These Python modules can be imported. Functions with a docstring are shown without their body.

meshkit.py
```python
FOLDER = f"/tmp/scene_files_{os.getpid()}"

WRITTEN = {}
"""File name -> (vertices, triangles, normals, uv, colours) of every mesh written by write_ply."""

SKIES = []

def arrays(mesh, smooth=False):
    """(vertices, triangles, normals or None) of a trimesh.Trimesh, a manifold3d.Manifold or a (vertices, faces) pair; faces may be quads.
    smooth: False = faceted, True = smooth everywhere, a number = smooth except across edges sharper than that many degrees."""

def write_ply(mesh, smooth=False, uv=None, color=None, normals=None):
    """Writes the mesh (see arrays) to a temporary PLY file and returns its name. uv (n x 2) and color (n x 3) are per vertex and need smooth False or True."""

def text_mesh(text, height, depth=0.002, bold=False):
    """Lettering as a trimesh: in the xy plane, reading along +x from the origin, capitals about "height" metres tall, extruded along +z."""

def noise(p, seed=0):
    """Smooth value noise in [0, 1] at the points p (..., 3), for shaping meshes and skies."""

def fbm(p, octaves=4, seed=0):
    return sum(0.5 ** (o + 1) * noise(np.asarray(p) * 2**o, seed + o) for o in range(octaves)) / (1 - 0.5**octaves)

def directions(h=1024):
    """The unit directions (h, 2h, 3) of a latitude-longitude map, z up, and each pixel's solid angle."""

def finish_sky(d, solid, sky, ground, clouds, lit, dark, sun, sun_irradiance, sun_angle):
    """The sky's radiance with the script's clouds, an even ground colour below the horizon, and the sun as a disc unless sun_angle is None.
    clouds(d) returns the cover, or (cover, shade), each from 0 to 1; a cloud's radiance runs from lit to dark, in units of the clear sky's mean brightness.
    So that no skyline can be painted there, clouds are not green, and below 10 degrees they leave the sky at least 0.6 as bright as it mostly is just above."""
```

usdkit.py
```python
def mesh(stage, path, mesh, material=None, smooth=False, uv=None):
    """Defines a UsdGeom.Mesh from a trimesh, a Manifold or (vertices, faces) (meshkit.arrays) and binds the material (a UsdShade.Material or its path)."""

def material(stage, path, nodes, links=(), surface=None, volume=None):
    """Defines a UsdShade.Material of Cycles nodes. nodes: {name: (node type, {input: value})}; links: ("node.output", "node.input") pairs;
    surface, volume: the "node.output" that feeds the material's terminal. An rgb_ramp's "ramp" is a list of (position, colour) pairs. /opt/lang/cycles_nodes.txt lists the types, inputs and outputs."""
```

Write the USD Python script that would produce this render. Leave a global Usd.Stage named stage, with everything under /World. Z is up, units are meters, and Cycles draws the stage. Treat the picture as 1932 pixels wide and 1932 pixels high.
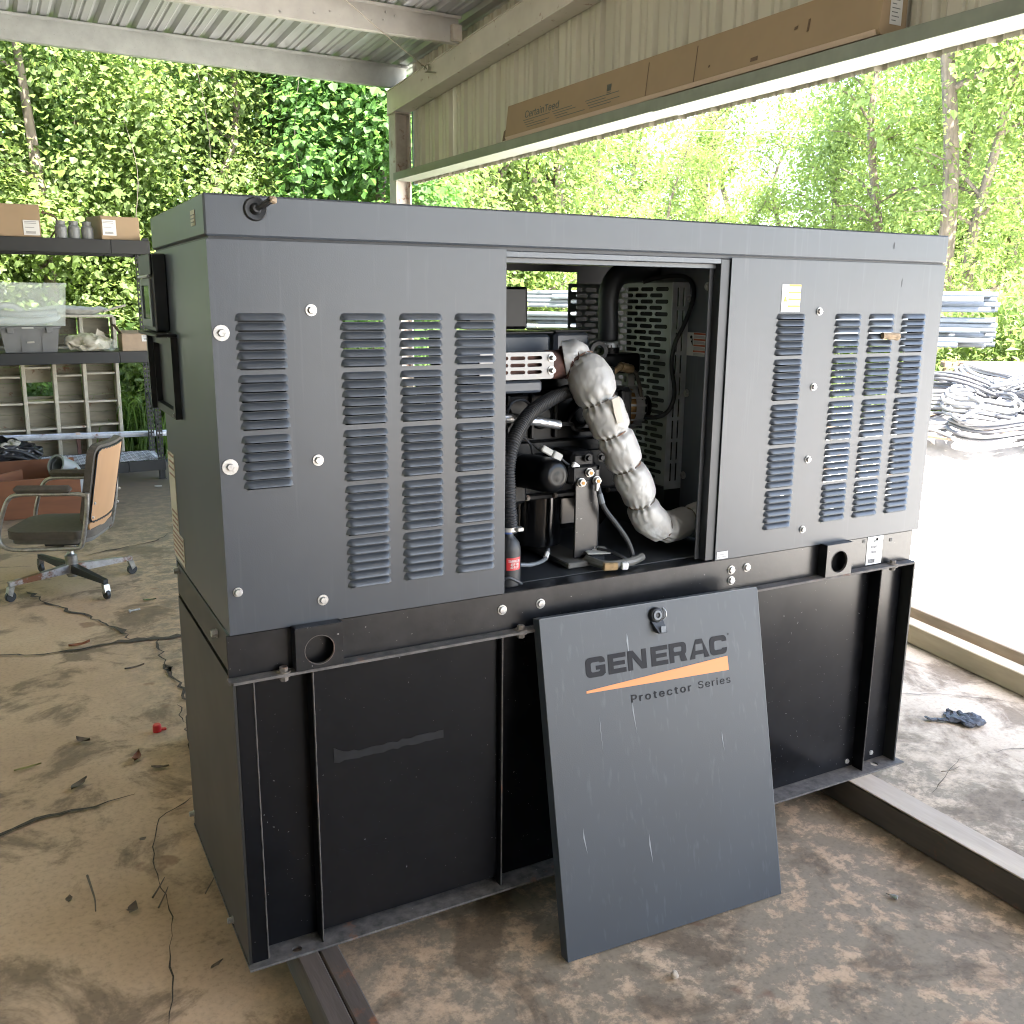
import math, random
import numpy as np, trimesh, manifold3d as m3
import shapely.geometry as sg
from shapely import affinity
from pxr import Usd, UsdGeom, UsdLux, UsdShade, Gf, Sdf, Vt
import usdkit, meshkit

stage = Usd.Stage.CreateInMemory()
UsdGeom.SetStageUpAxis(stage, 'Z'); UsdGeom.SetStageMetersPerUnit(stage, 1.0)
UsdGeom.Xform.Define(stage, '/World')
PI = math.pi
# ---------------------------------------------------------------- camera
CAM = np.array([-0.3866, -2.0067, 1.6481]); YAW, PIT, ROL = 0.49582, -0.22168, 0.0084
EXPOSURE = 3.8
fw = np.array([math.sin(YAW)*math.cos(PIT), math.cos(YAW)*math.cos(PIT), math.sin(PIT)])
r0 = np.array([math.cos(YAW), -math.sin(YAW), 0]); u0 = np.cross(r0, fw)
rt = math.cos(ROL)*r0 + math.sin(ROL)*u0; up = -math.sin(ROL)*r0 + math.cos(ROL)*u0
FPX = 1776.64
cam = UsdGeom.Camera.Define(stage, '/World/camera')
cam.CreateHorizontalApertureAttr(36.0); cam.CreateVerticalApertureAttr(36.0)
cam.CreateFocalLengthAttr(36.0*FPX/1932); cam.CreateClippingRangeAttr(Gf.Vec2f(.05, 2000))
cam.CreateExposureAttr(EXPOSURE)
M4 = Gf.Matrix4d(*[float(x) for x in (*rt, 0, *up, 0, *(-fw), 0, *CAM, 1)])
UsdGeom.Xformable(cam).AddTransformOp().Set(M4)
# ---------------------------------------------------------------- sky and sun
SUN_EL, SUN_AZ = math.radians(57), math.radians(178)      # azimuth = atan2(x, y)
sdir = np.array([math.sin(SUN_AZ)*math.cos(SUN_EL), math.cos(SUN_AZ)*math.cos(SUN_EL), math.sin(SUN_EL)])
dome = UsdLux.DomeLight.Define(stage, '/World/sky')
dm = usdkit.material(stage, '/World/Looks/sky_air', {
    's': ('sky_texture', {'sky_type': 'single_scattering', 'sun_disc': False, 'sun_elevation': SUN_EL, 'sun_rotation': SUN_AZ, 'aerosol_density': 2.5, 'altitude': 50.0}),
    'b': ('background_shader', {'strength': 0.13})}, [('s.color', 'b.color')], surface='b.background')
UsdShade.MaterialBindingAPI.Apply(dome.GetPrim()).Bind(dm)
dome.GetPrim().SetCustomDataByKey('kind', 'structure')
sun = UsdLux.DistantLight.Define(stage, '/World/sun')
sun.CreateIntensityAttr(1.1); sun.CreateAngleAttr(0.53); sun.CreateColorAttr(Gf.Vec3f(1.0, .96, .89))
sun.GetPrim().CreateAttribute('inputs:normalize', Sdf.ValueTypeNames.Bool).Set(True)
za = sdir; xa = np.cross([0, 1, 0], za); xa /= np.linalg.norm(xa); ya = np.cross(za, xa)
UsdGeom.Xformable(sun).AddTransformOp().Set(Gf.Matrix4d(*[float(x) for x in (*xa, 0, *ya, 0, *za, 0, 0, 0, 20, 1)]))

# ---------------------------------------------------------------- helpers
def ray(u, v): return fw + rt*(u-966)/FPX - up*(v-966)/FPX
def at(u, v, y=None, z=None, x=None, d=None):
    r = ray(u, v)
    if d is not None: return CAM + r*d
    t = (y-CAM[1])/r[1] if y is not None else (z-CAM[2])/r[2] if z is not None else (x-CAM[0])/r[0]
    return CAM + r*t
def E(u, v, y): return at(905.6+.25*u, 452.8+.25*v, y=y)          # survey points inside the machine
def E6(u, v, y): return at(905.6+.25*u, 754.7+.25*v, y=y)
def F4(u, v, z=0): return at(.25*u, 784.9+.25*v, z=z)             # survey points on the floor
def G4(u, v, z=0): return at(.37496*u, 1207.5+.37496*v, z=z)

used = {}
def numbered(base):
    n = used.get(base, -1) + 1; used[base] = n
    return base if n == 0 else f'{base}_{n:03d}'
ORG = {}
TURN, PIV = .021, np.array([3.375, 7.39, 0])
def turned(o):
    """things that belong to the shed stand square to it, a degree off the machine"""
    p = str(o.GetPath()); loc, rz = ORG[p]; d = loc-PIV; c, s_ = math.cos(TURN), math.sin(TURN); q = PIV+np.array([c*d[0]-s_*d[1], s_*d[0]+c*d[1], d[2]])
    o.GetAttribute('xformOp:translate').Set(Gf.Vec3d(*[float(a) for a in q])); o.GetAttribute('xformOp:rotateZ').Set(math.degrees(rz+TURN)); return o
def path_of(p): return str(p.GetPath()) if hasattr(p, 'GetPath') else str(p)
def thing(name, label, cat, loc=(0, 0, 0), rz=0.0, group=None, kind=None):
    p = numbered('/World/'+name); x = UsdGeom.Xform.Define(stage, p)
    x.AddTranslateOp().Set(Gf.Vec3d(*[float(a) for a in loc])); x.AddRotateZOp().Set(float(math.degrees(rz)))
    o = x.GetPrim(); tag(o, label, cat, group, kind); ORG[p] = (np.array(loc, float), rz)
    return o
def tag(o, label=None, cat=None, group=None, kind=None):
    o = o.GetPrim() if hasattr(o, 'GetPrim') else o
    for k, v in (('label', label), ('category', cat), ('group', group), ('kind', kind)):
        if v: o.SetCustomDataByKey(k, v)
    return o
def tm(mesh):
    if hasattr(mesh, 'to_mesh'):
        a = mesh.to_mesh(); return trimesh.Trimesh(np.array(a.vert_properties[:, :3]), np.array(a.tri_verts), process=False)
    if isinstance(mesh, (list, tuple)) and len(mesh) and (hasattr(mesh[0], 'vertices') or hasattr(mesh[0], 'to_mesh')):
        return trimesh.util.concatenate([tm(m) for m in mesh])
    if isinstance(mesh, tuple):
        v, f = mesh; f = np.asarray(f)
        if f.shape[1] == 4: f = np.vstack([f[:, [0, 1, 2]], f[:, [0, 2, 3]]])
        return trimesh.Trimesh(np.asarray(v, float), f, process=False)
    return mesh
def obj(name, mesh, m, parent=None, smooth=35, world=False, label=None, uv=None):
    """one Mesh prim; parts are given in world coordinates when world is set, else in the parent's own frame"""
    base = path_of(parent) if parent is not None else '/World'
    p = numbered(base+'/'+name); mesh = tm(mesh).copy()
    root = '/'.join(base.split('/')[:3])
    if world and root in ORG:
        loc, rz = ORG[root]; v = mesh.vertices - loc
        c, s = math.cos(-rz), math.sin(-rz); v = np.c_[c*v[:, 0]-s*v[:, 1], s*v[:, 0]+c*v[:, 1], v[:, 2]]
        mesh = trimesh.Trimesh(v, mesh.faces, process=False)
    g = usdkit.mesh(stage, p, mesh, m, smooth=smooth)
    if label: g.GetPrim().SetCustomDataByKey('label', label)
    return g.GetPrim()
def copy_of(root, loc, rz=0.0, label=None, scale=None, group=None):
    was = root.GetCustomData(); p = numbered('/World/'+root.GetName().rstrip('0123456789').rstrip('_'))
    x = UsdGeom.Xform.Define(stage, p); pr = x.GetPrim()
    pr.GetReferences().AddInternalReference(root.GetPath()); pr.SetInstanceable(True)
    x.ClearXformOpOrder()
    pr.GetAttribute('xformOp:translate').Set(Gf.Vec3d(*[float(a) for a in loc])) if pr.GetAttribute('xformOp:translate') else None
    pr.GetAttribute('xformOp:rotateZ').Set(float(math.degrees(rz)))
    ops = ['xformOp:translate', 'xformOp:rotateZ']
    if scale is not None:
        pr.CreateAttribute('xformOp:scale', Sdf.ValueTypeNames.Float3).Set(Gf.Vec3f(*[float(a) for a in np.broadcast_to(scale, 3)])); ops.append('xformOp:scale')
    pr.CreateAttribute('xformOpOrder', Sdf.ValueTypeNames.TokenArray).Set(ops)
    tag(pr, label or was['label'], was.get('category'), group or was.get('group'), was.get('kind'))
    return pr

def hull(pts): return m3.Manifold.hull_points(np.asarray(pts, float))
def box(x0, x1, y0, y1, z0, z1, b=0.002):
    b = min(b, (x1-x0)*.45, (y1-y0)*.45, (z1-z0)*.45); P = []
    for x, sx in ((x0, 1), (x1, -1)):
        for y, sy in ((y0, 1), (y1, -1)):
            for z, sz in ((z0, 1), (z1, -1)):
                P += [(x+sx*b, y+sy*b, z), (x+sx*b, y, z+sz*b), (x, y+sy*b, z+sz*b)]
    return tm(hull(P))
def pbox(x0, x1, y0, y1, z0, z1):
    m = trimesh.creation.box([x1-x0, y1-y0, z1-z0]); m.apply_translation([(x0+x1)/2, (y0+y1)/2, (z0+z1)/2]); return m
def move(m, d=(0, 0, 0), rz=0, rx=0, ry=0):
    m = tm(m).copy()
    for a, ax in ((rx, [1, 0, 0]), (ry, [0, 1, 0]), (rz, [0, 0, 1])):
        if a: m.apply_transform(trimesh.transformations.rotation_matrix(a, ax))
    m.apply_translation(np.asarray(d, float)); return m
def frame(m, o, x, y, z):
    T = np.eye(4); T[:3, 0], T[:3, 1], T[:3, 2], T[:3, 3] = x, y, z, o
    m = tm(m).copy(); m.apply_transform(T); return m
def beam(a, b, w, h, upv=(0, 0, 1), bev=.003):
    a, b = np.asarray(a, float), np.asarray(b, float); x = b-a; L = np.linalg.norm(x); x = x/L
    y = np.cross(upv, x); y /= np.linalg.norm(y); z = np.cross(x, y)
    return frame(box(0, L, -w/2, w/2, -h/2, h/2, bev), a, x, y, z)
def spline(P, n=8):
    P = np.asarray(P, float); Q = np.vstack([2*P[0]-P[1], P, 2*P[-1]-P[-2]]); o = []
    for i in range(1, len(Q)-2):
        for t in np.linspace(0, 1, n, endpoint=False):
            a, b, c, d = Q[i-1:i+3]
            o.append(.5*((2*b)+(c-a)*t+(2*a-5*b+4*c-d)*t*t+(3*b-a-3*c+d)*t**3))
    return np.array(o+[P[-1]])
def tube(P, r, sides=10, cap=True):
    P = np.asarray(P, float); r = np.broadcast_to(r, (len(P),)); T = np.gradient(P, axis=0); T /= np.linalg.norm(T, axis=1, keepdims=True)+1e-12
    a = np.cross(T[0], [0, 0, 1.] if abs(T[0][2]) < .9 else [1., 0, 0]); V = []
    ang = np.arange(sides)*2*PI/sides
    for i in range(len(P)):
        a = a-T[i]*(a@T[i]); a /= np.linalg.norm(a)+1e-12; b = np.cross(T[i], a)
        V.append(P[i]+r[i]*(np.cos(ang)[:, None]*a+np.sin(ang)[:, None]*b))
    V = np.vstack(V); n = len(P); i, j = np.meshgrid(np.arange(n-1), np.arange(sides), indexing='ij')
    q = np.stack([i*sides+j, i*sides+(j+1) % sides, (i+1)*sides+(j+1) % sides, (i+1)*sides+j], -1).reshape(-1, 4)
    f = np.vstack([q[:, [0, 1, 2]], q[:, [0, 2, 3]]])
    if cap:
        V = np.vstack([V, P[0], P[-1]]); k = len(V)-2; jj = np.arange(sides)
        f = np.vstack([f, np.c_[np.full(sides, k), (jj+1) % sides, jj], np.c_[np.full(sides, k+1), (n-1)*sides+jj, (n-1)*sides+(jj+1) % sides]])
    return trimesh.Trimesh(V, f, process=False)
def pipe(P, ro, ri, sides=14):
    """open hollow tube"""
    P = np.asarray(P, float); o = tube(P, ro, sides, False); i = tube(P, ri, sides, False); n = len(o.vertices)
    F = [o.faces, i.faces[:, ::-1]+n]; last = (len(P)-1)*sides
    for s, flip in ((0, False), (last, True)):
        j = np.arange(sides); k = (j+1) % sides
        q = np.c_[s+j, n+s+j, n+s+k, s+k] if not flip else np.c_[s+j, s+k, n+s+k, n+s+j]
        F += [q[:, [0, 1, 2]], q[:, [0, 2, 3]]]
    return trimesh.Trimesh(np.vstack([o.vertices, i.vertices]), np.vstack(F), process=False)
def lathe(prof, n=20, axis='z', o=(0, 0, 0)):
    prof = np.asarray(prof, float); ang = np.arange(n)*2*PI/n
    V = np.stack([np.outer(prof[:, 0], np.cos(ang)), np.outer(prof[:, 0], np.sin(ang)), np.repeat(prof[:, 1:2], n, 1)], -1).reshape(-1, 3)
    i, j = np.meshgrid(np.arange(len(prof)-1), np.arange(n), indexing='ij')
    q = np.stack([i*n+j, i*n+(j+1) % n, (i+1)*n+(j+1) % n, (i+1)*n+j], -1).reshape(-1, 4)
    m = trimesh.Trimesh(V, np.vstack([q[:, [0, 1, 2]], q[:, [0, 2, 3]]]), process=False)
    if isinstance(axis, str):
        if axis == 'y-': m = move(m, rx=PI/2)
        if axis == 'x-': m = move(m, ry=-PI/2)
        return move(m, o)
    z = np.asarray(axis, float); z /= np.linalg.norm(z); x = np.cross([0, 0, 1.] if abs(z[2]) < .9 else [1., 0, 0], z); x /= np.linalg.norm(x)
    return frame(m, np.asarray(o, float), x, np.cross(z, x), z)
def hexbolt(o, axis, r=.009, h=.007, washer=.014):
    prof = [(0, 0), (washer, 0), (washer, .0025), (r*1.02, .0026)]
    a = lathe(prof, 16, axis, o); b = lathe([(r, 0), (r, h*.85), (r*.85, h), (0, h)], 6, axis, np.asarray(o, float)+np.asarray(axis, float)/np.linalg.norm(axis)*.0026)
    return trimesh.util.concatenate([a, b])
def extr(poly, d):
    if hasattr(poly, 'geoms'): return trimesh.util.concatenate([extr(g, d) for g in poly.geoms])
    return trimesh.creation.extrude_polygon(poly, d, engine='earcut')
def plate_y(poly, y0, d):
    """polygon in (x, z) as a plate from y0 to y0+d"""
    m = extr(poly, d); v = m.vertices; m.vertices = np.c_[v[:, 0], y0+v[:, 2], v[:, 1]]; m.invert(); return m
def plate_x(poly, x0, d):
    m = extr(poly, d); v = m.vertices; m.vertices = np.c_[x0+v[:, 2], v[:, 0], v[:, 1]]; return m
def slot(cx, cy, L, w):
    return sg.LineString([(cx-(L-w)/2, cy), (cx+(L-w)/2, cy)]).buffer(w/2, quad_segs=3) if L > w else sg.LineString([(cx, cy-(w-L)/2), (cx, cy+(w-L)/2)]).buffer(L/2, quad_segs=3)
def holes(shell, hs): return sg.Polygon(shell, [h.exterior.coords if hasattr(h, 'exterior') else h for h in hs])
def rect(x0, x1, y0, y1): return [(x0, y0), (x1, y0), (x1, y1), (x0, y1)]
def text_on(txt, h, o, x, y, n, width=None, bold=False, depth=.0008):
    m = meshkit.text_mesh(txt, h, depth, bold); ext = m.bounds
    m.apply_translation([-ext[0][0], 0, 0])
    if width: m.apply_scale([width/(ext[1][0]-ext[0][0]), 1, 1])
    return frame(m, o, np.asarray(x, float), np.asarray(y, float), np.asarray(n, float))
def crumple(m, amp, scale, seed=0):
    m = tm(m).copy(); v = m.vertices
    d = np.stack([meshkit.fbm(v*scale+7*k, 3, seed+k)-.5 for k in range(3)], 1); m.vertices = v+2*amp*d; return m

# ---------------------------------------------------------------- materials
LK = '/World/Looks/'
INDOOR_DIM = .62            # indoor colours darkened to stand in for dimmer light under the roof
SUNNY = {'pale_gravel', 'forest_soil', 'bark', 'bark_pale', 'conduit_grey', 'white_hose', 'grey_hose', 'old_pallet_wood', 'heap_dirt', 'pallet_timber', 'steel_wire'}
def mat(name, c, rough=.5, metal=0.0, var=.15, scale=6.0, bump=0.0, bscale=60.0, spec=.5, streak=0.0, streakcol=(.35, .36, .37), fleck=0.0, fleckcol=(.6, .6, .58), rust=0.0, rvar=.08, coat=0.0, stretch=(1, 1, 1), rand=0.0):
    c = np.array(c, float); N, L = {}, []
    if name not in SUNNY: c = c*INDOOR_DIM; streakcol = tuple(np.array(streakcol)*INDOOR_DIM); fleckcol = tuple(np.array(fleckcol)*INDOOR_DIM)
    N['tc'] = ('texture_coordinate', {})
    N['mp'] = ('mapping', {'scale': stretch}); L.append(('tc.object', 'mp.vector'))
    N['n1'] = ('noise_texture', {'scale': scale, 'detail': 6.0, 'roughness': .6}); L.append(('mp.vector', 'n1.vector'))
    N['r1'] = ('rgb_ramp', {'ramp': [(.3, tuple(np.clip(c*(1-var), 0, 1))), (.5, tuple(c)), (.72, tuple(np.clip(c*(1+var), 0, 1)))]}); L.append(('n1.fac', 'r1.fac'))
    col = 'r1.color'
    def over(k, fac, colr):
        nonlocal col
        N[k] = ('mix_color', {'b': colr}); L.append((fac, k+'.fac')); L.append((col, k+'.a')); col = k+'.result'
    if rand:
        N['oi'] = ('object_info', {}); N['mr'] = ('map_range', {'to_min': 1-rand, 'to_max': 1+rand}); L.append(('oi.random', 'mr.value'))
        N['mm'] = ('mix_color', {'blend_type': 'multiply', 'fac': 1.0, 'use_clamp': False}); L.append((col, 'mm.a')); L.append(('mr.result', 'mm.b')); col = 'mm.result'
    if streak:
        N['ms'] = ('mapping', {'scale': (1, 1, .05)}); L.append(('tc.object', 'ms.vector'))
        N['ns'] = ('noise_texture', {'scale': 75.0, 'detail': 3.0}); L.append(('ms.vector', 'ns.vector'))
        N['rs'] = ('rgb_ramp', {'ramp': [(.60, (0, 0, 0)), (.78, (streak,)*3)]}); L.append(('ns.fac', 'rs.fac'))
        over('xs', 'rs.color', streakcol)
    if fleck:
        N['nf'] = ('noise_texture', {'scale': 130.0, 'detail': 2.0}); L.append(('tc.object', 'nf.vector'))
        N['rf'] = ('rgb_ramp', {'ramp': [(.755-fleck*.05, (0, 0, 0)), (.80-fleck*.05, (.85,)*3)]}); L.append(('nf.fac', 'rf.fac'))
        over('xf', 'rf.color', fleckcol)
    if rust:
        N['nr'] = ('noise_texture', {'scale': 9.0, 'detail': 8.0, 'roughness': .7}); L.append(('tc.object', 'nr.vector'))
        N['rr'] = ('rgb_ramp', {'ramp': [(.62-rust*.25, (0, 0, 0)), (.72-rust*.25, (1, 1, 1))]}); L.append(('nr.fac', 'rr.fac'))
        over('xr', 'rr.color', (.16, .065, .03))
    N['p'] = ('principled_bsdf', {'metallic': metal, 'roughness': rough, 'specular_ior_level': spec, 'coat_weight': coat, 'coat_roughness': .28})
    L.append((col, 'p.base_color'))
    N['rv'] = ('map_range', {'to_min': max(rough-rvar, .03), 'to_max': min(rough+rvar, 1.0)}); L += [('n1.fac', 'rv.value'), ('rv.result', 'p.roughness')]
    if bump:
        N['nb'] = ('noise_texture', {'scale': bscale, 'detail': 4.0}); L.append(('mp.vector', 'nb.vector'))
        N['bp'] = ('bump', {'strength': bump, 'distance': .004}); L += [('nb.fac', 'bp.height'), ('bp.normal', 'p.normal')]
    return usdkit.material(stage, LK+name, N, L, surface='p.BSDF')

M = {}
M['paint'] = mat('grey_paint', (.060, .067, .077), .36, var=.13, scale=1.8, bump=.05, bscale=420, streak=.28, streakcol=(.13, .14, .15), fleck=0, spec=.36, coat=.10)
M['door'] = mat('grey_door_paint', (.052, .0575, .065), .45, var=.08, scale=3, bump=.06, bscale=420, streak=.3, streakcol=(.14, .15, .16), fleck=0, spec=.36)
M['tank'] = mat('black_gloss', (.0042, .0042, .005), .24, var=.05, scale=4, bump=.03, bscale=300, fleck=.3, fleckcol=(.35, .35, .34), spec=.34, rvar=.06)
M['tankside'] = mat('black_satin', (.022, .0205, .018), .42, var=.15, scale=3, bump=.04, bscale=300, spec=.4)
M['rail'] = mat('black_rail', (.007, .007, .008), .28, var=.3, scale=8, bump=.05, bscale=200, fleck=.5, fleckcol=(.4, .39, .37))
M['dusty'] = mat('dusty_black', (.115, .10, .088), .75, var=.6, scale=38, bump=.25, bscale=160, rust=.12, fleck=.7, fleckcol=(.3, .28, .25))
M['inner'] = mat('inner_dark', (.022, .024, .027), .5, var=.15)
M['galv'] = mat('galvanised', (.62, .65, .68), .42, .25, var=.18, scale=25, rvar=.12)
M['guard'] = mat('guard_steel', (.42, .45, .42), .5, .1, var=.12, scale=14)
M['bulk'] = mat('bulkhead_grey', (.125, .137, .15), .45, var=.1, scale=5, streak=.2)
M['zinc'] = mat('zinc_bolt', (.62, .6, .57), .35, .6, var=.2, scale=60, rvar=.15)
M['rustbolt'] = mat('old_bolt', (.2, .17, .14), .6, .3, var=.4, scale=80, rust=.4)
M['rubber'] = mat('black_rubber', (.012, .012, .013), .55, var=.2, bump=.05)
M['block'] = mat('engine_black', (.0075, .0075, .008), .42, var=.3, scale=20, bump=.2, bscale=50, fleck=.5, fleckcol=(.2, .2, .22), spec=.2)
M['gloss'] = mat('gloss_black', (.005, .005, .0055), .26, var=.1, rvar=.04, spec=.14)
M['bluegrey'] = mat('valve_cover_blue', (.05, .058, .072), .45, var=.1)
M['shield'] = mat('heat_shield_white', (.27, .262, .255), .4, .3, var=.08)
M['sumpm'] = mat('sump_gloss', (.005, .005, .0055), .12, var=.1, rvar=.03, spec=.5)
M['manifold'] = mat('rusty_manifold', (.12, .05, .035), .8, var=.4, scale=30, bump=.3)
M['silver'] = mat('silver_cloth', (.56, .54, .505), .56, .12, var=.12, scale=9, bump=.04, bscale=45, rvar=.1)
M['cream'] = mat('cream_cloth', (.6, .53, .43), .7, var=.1)
M['foil'] = mat('foil', (.7, .7, .7), .28, .85, var=.2, bump=.7, bscale=110)
M['alu'] = mat('cast_aluminium', (.55, .54, .53), .45, .5, var=.15, scale=30)
M['copper'] = mat('copper_winding', (.38, .2, .06), .4, .6, var=.3, scale=90)
M['white'] = mat('white_label', (.8, .79, .76), .5, var=.03)
M['connector'] = mat('grey_connector', (.5, .49, .44), .5, var=.05)
M['scar'] = mat('scar_grey', (.30, .31, .32), .5)
M['print'] = mat('print_grey', (.2, .2, .2), .6, var=.1)
M['printdark'] = mat('print_dark', (.008, .008, .010), .6, var=.1, spec=.2)
M['red'] = mat('red_label', (.62, .03, .035), .4, var=.05)
M['redcap'] = mat('red_plastic', (.75, .03, .03), .35, var=.05)
M['orangeband'] = mat('warning_orange', (.5, .1, .04), .5, var=.1)
M['yellow'] = mat('warning_yellow', (.85, .58, .03), .5, var=.05)
M['brownband'] = mat('faded_red_print', (.32, .15, .09), .6, var=.15)
M['creamlabel'] = mat('cream_label', (.62, .55, .42), .6, var=.08)
M['logo_or'] = mat('logo_orange', (.82, .27, .05), .5, var=.06)
M['logo_bk'] = mat('logo_black', (.010, .0095, .012), .6, var=.3, scale=30, spec=.2)
M['blue'] = mat('blue_ring', (.05, .12, .4), .4)
M['olive'] = mat('olive_plate', (.12, .115, .1), .55, var=.15)
M['brass'] = mat('dull_brass', (.32, .22, .11), .45, .6, var=.3, scale=50)
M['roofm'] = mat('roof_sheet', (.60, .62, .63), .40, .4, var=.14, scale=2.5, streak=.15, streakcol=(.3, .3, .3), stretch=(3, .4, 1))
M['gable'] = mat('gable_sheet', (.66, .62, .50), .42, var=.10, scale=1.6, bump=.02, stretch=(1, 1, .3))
M['addedwall'] = mat('added_wall_sheet', (.24, .28, .32), .45, .3, var=.1)
M['residue'] = mat('tape_residue', (.0085, .009, .0105), .45, var=.7, scale=40, spec=.3)
M['gtrim'] = mat('green_trim', (.05, .14, .075), .45, var=.1)
M['girt'] = mat('girt_primer', (.25, .275, .215), .5, var=.15, scale=8)
M['beamw'] = mat('cream_beam', (.78, .73, .64), .5, var=.10, scale=4, rust=.02)
M['purlin'] = mat('purlin_paint', (.56, .54, .50), .5, var=.12, scale=5, fleck=.55, fleckcol=(.25, .24, .22))
M['eave'] = mat('eave_galv', (.48, .50, .47), .45, .2, var=.15, scale=6, fleck=.8, fleckcol=(.2, .19, .18))
M['postm'] = mat('post_paint', (.58, .52, .44), .6, var=.2, scale=6, rust=.2)
M['card'] = mat('cardboard', (.40, .285, .17), .8, var=.07, scale=4)
M['card2'] = mat('cardboard_pale', (.45, .31, .19), .8, var=.07, scale=4)
M['cardold'] = mat('cardboard_old', (.42, .31, .21), .85, var=.15, scale=10)
M['carddark'] = mat('cardboard_inside', (.16, .10, .06), .85)
M['cardcut'] = mat('cardboard_pink', (.66, .50, .38), .8, var=.05)
M['ink'] = mat('box_ink', (.07, .10, .10), .7, var=.4, scale=40)
M['rack'] = mat('rack_black', (.009, .0095, .009), .5, var=.2, scale=10)
M['pvc'] = mat('pvc_grey', (.25, .26, .26), .42, var=.08, scale=12)
M['totegrey'] = mat('tote_grey', (.17, .17, .165), .5, var=.1, scale=10, fleck=.5)
M['tubing'] = mat('grey_tubing', (.5, .53, .56), .45, var=.08)
M['pole'] = mat('old_white_pole', (.66, .68, .72), .35, .4, var=.25, scale=14, rust=.05)
M['whitewood'] = mat('white_painted_wood', (.66, .60, .47), .7, var=.15, scale=12, bump=.2, bscale=60, rust=.08)
M['greywood'] = mat('weathered_board', (.40, .36, .27), .75, var=.28, scale=7, bump=.3, bscale=40, rust=.12, stretch=(.35, 1, 2))
M['ply'] = mat('plywood_orange', (.215, .075, .027), .55, var=.22, scale=5, stretch=(.6, .6, 3))
M['plychair'] = mat('plywood_chair', (.55, .30, .14), .65, var=.10, scale=4, stretch=(1, 1, .4))
M['fabric'] = mat('brown_fabric', (.13, .108, .085), .9, var=.2, scale=40, bump=.4, bscale=260)
M['seatshell'] = mat('seat_grey', (.17, .15, .125), .8, var=.15, scale=30, bump=.2, bscale=200)
M['chrome'] = mat('dull_chrome', (.50, .48, .44), .33, .8, var=.2, scale=30, rust=.05)
M['rustleg'] = mat('chrome_rust', (.55, .52, .5), .4, .5, var=.2, scale=30, rust=.62)
M['castor'] = mat('castor_black', (.02, .02, .02), .5)
M['timber'] = mat('pallet_timber', (.42, .345, .24), .75, var=.18, scale=7, bump=.2, bscale=60, stretch=(2, .25, 2))
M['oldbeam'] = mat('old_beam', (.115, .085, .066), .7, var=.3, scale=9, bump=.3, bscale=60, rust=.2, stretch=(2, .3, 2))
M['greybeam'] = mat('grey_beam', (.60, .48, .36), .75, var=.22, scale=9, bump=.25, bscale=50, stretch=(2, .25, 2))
M['glove'] = mat('blue_black_glove', (.055, .06, .072), .6, var=.2, scale=20, bump=.3, bscale=150)
M['bag'] = mat('black_bag', (.012, .012, .014), .35, var=.2)
M['gloves2'] = mat('pale_cloth', (.42, .40, .34), .8, var=.2, scale=20)
M['poly'] = mat('bag_cream', (.62, .57, .45), .4, var=.15, scale=12, bump=.3, bscale=40)
M['leafdry'] = mat('dry_leaf', (.17, .12, .075), .7, var=.35, scale=40)
M['leafgreen'] = mat('fallen_green_leaf', (.05, .10, .025), .5, var=.2)
M['leafred'] = mat('fallen_red_leaf', (.30, .09, .03), .6, var=.2)
M['leafyel'] = mat('fallen_yellow_leaf', (.38, .33, .10), .6, var=.2)
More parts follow.
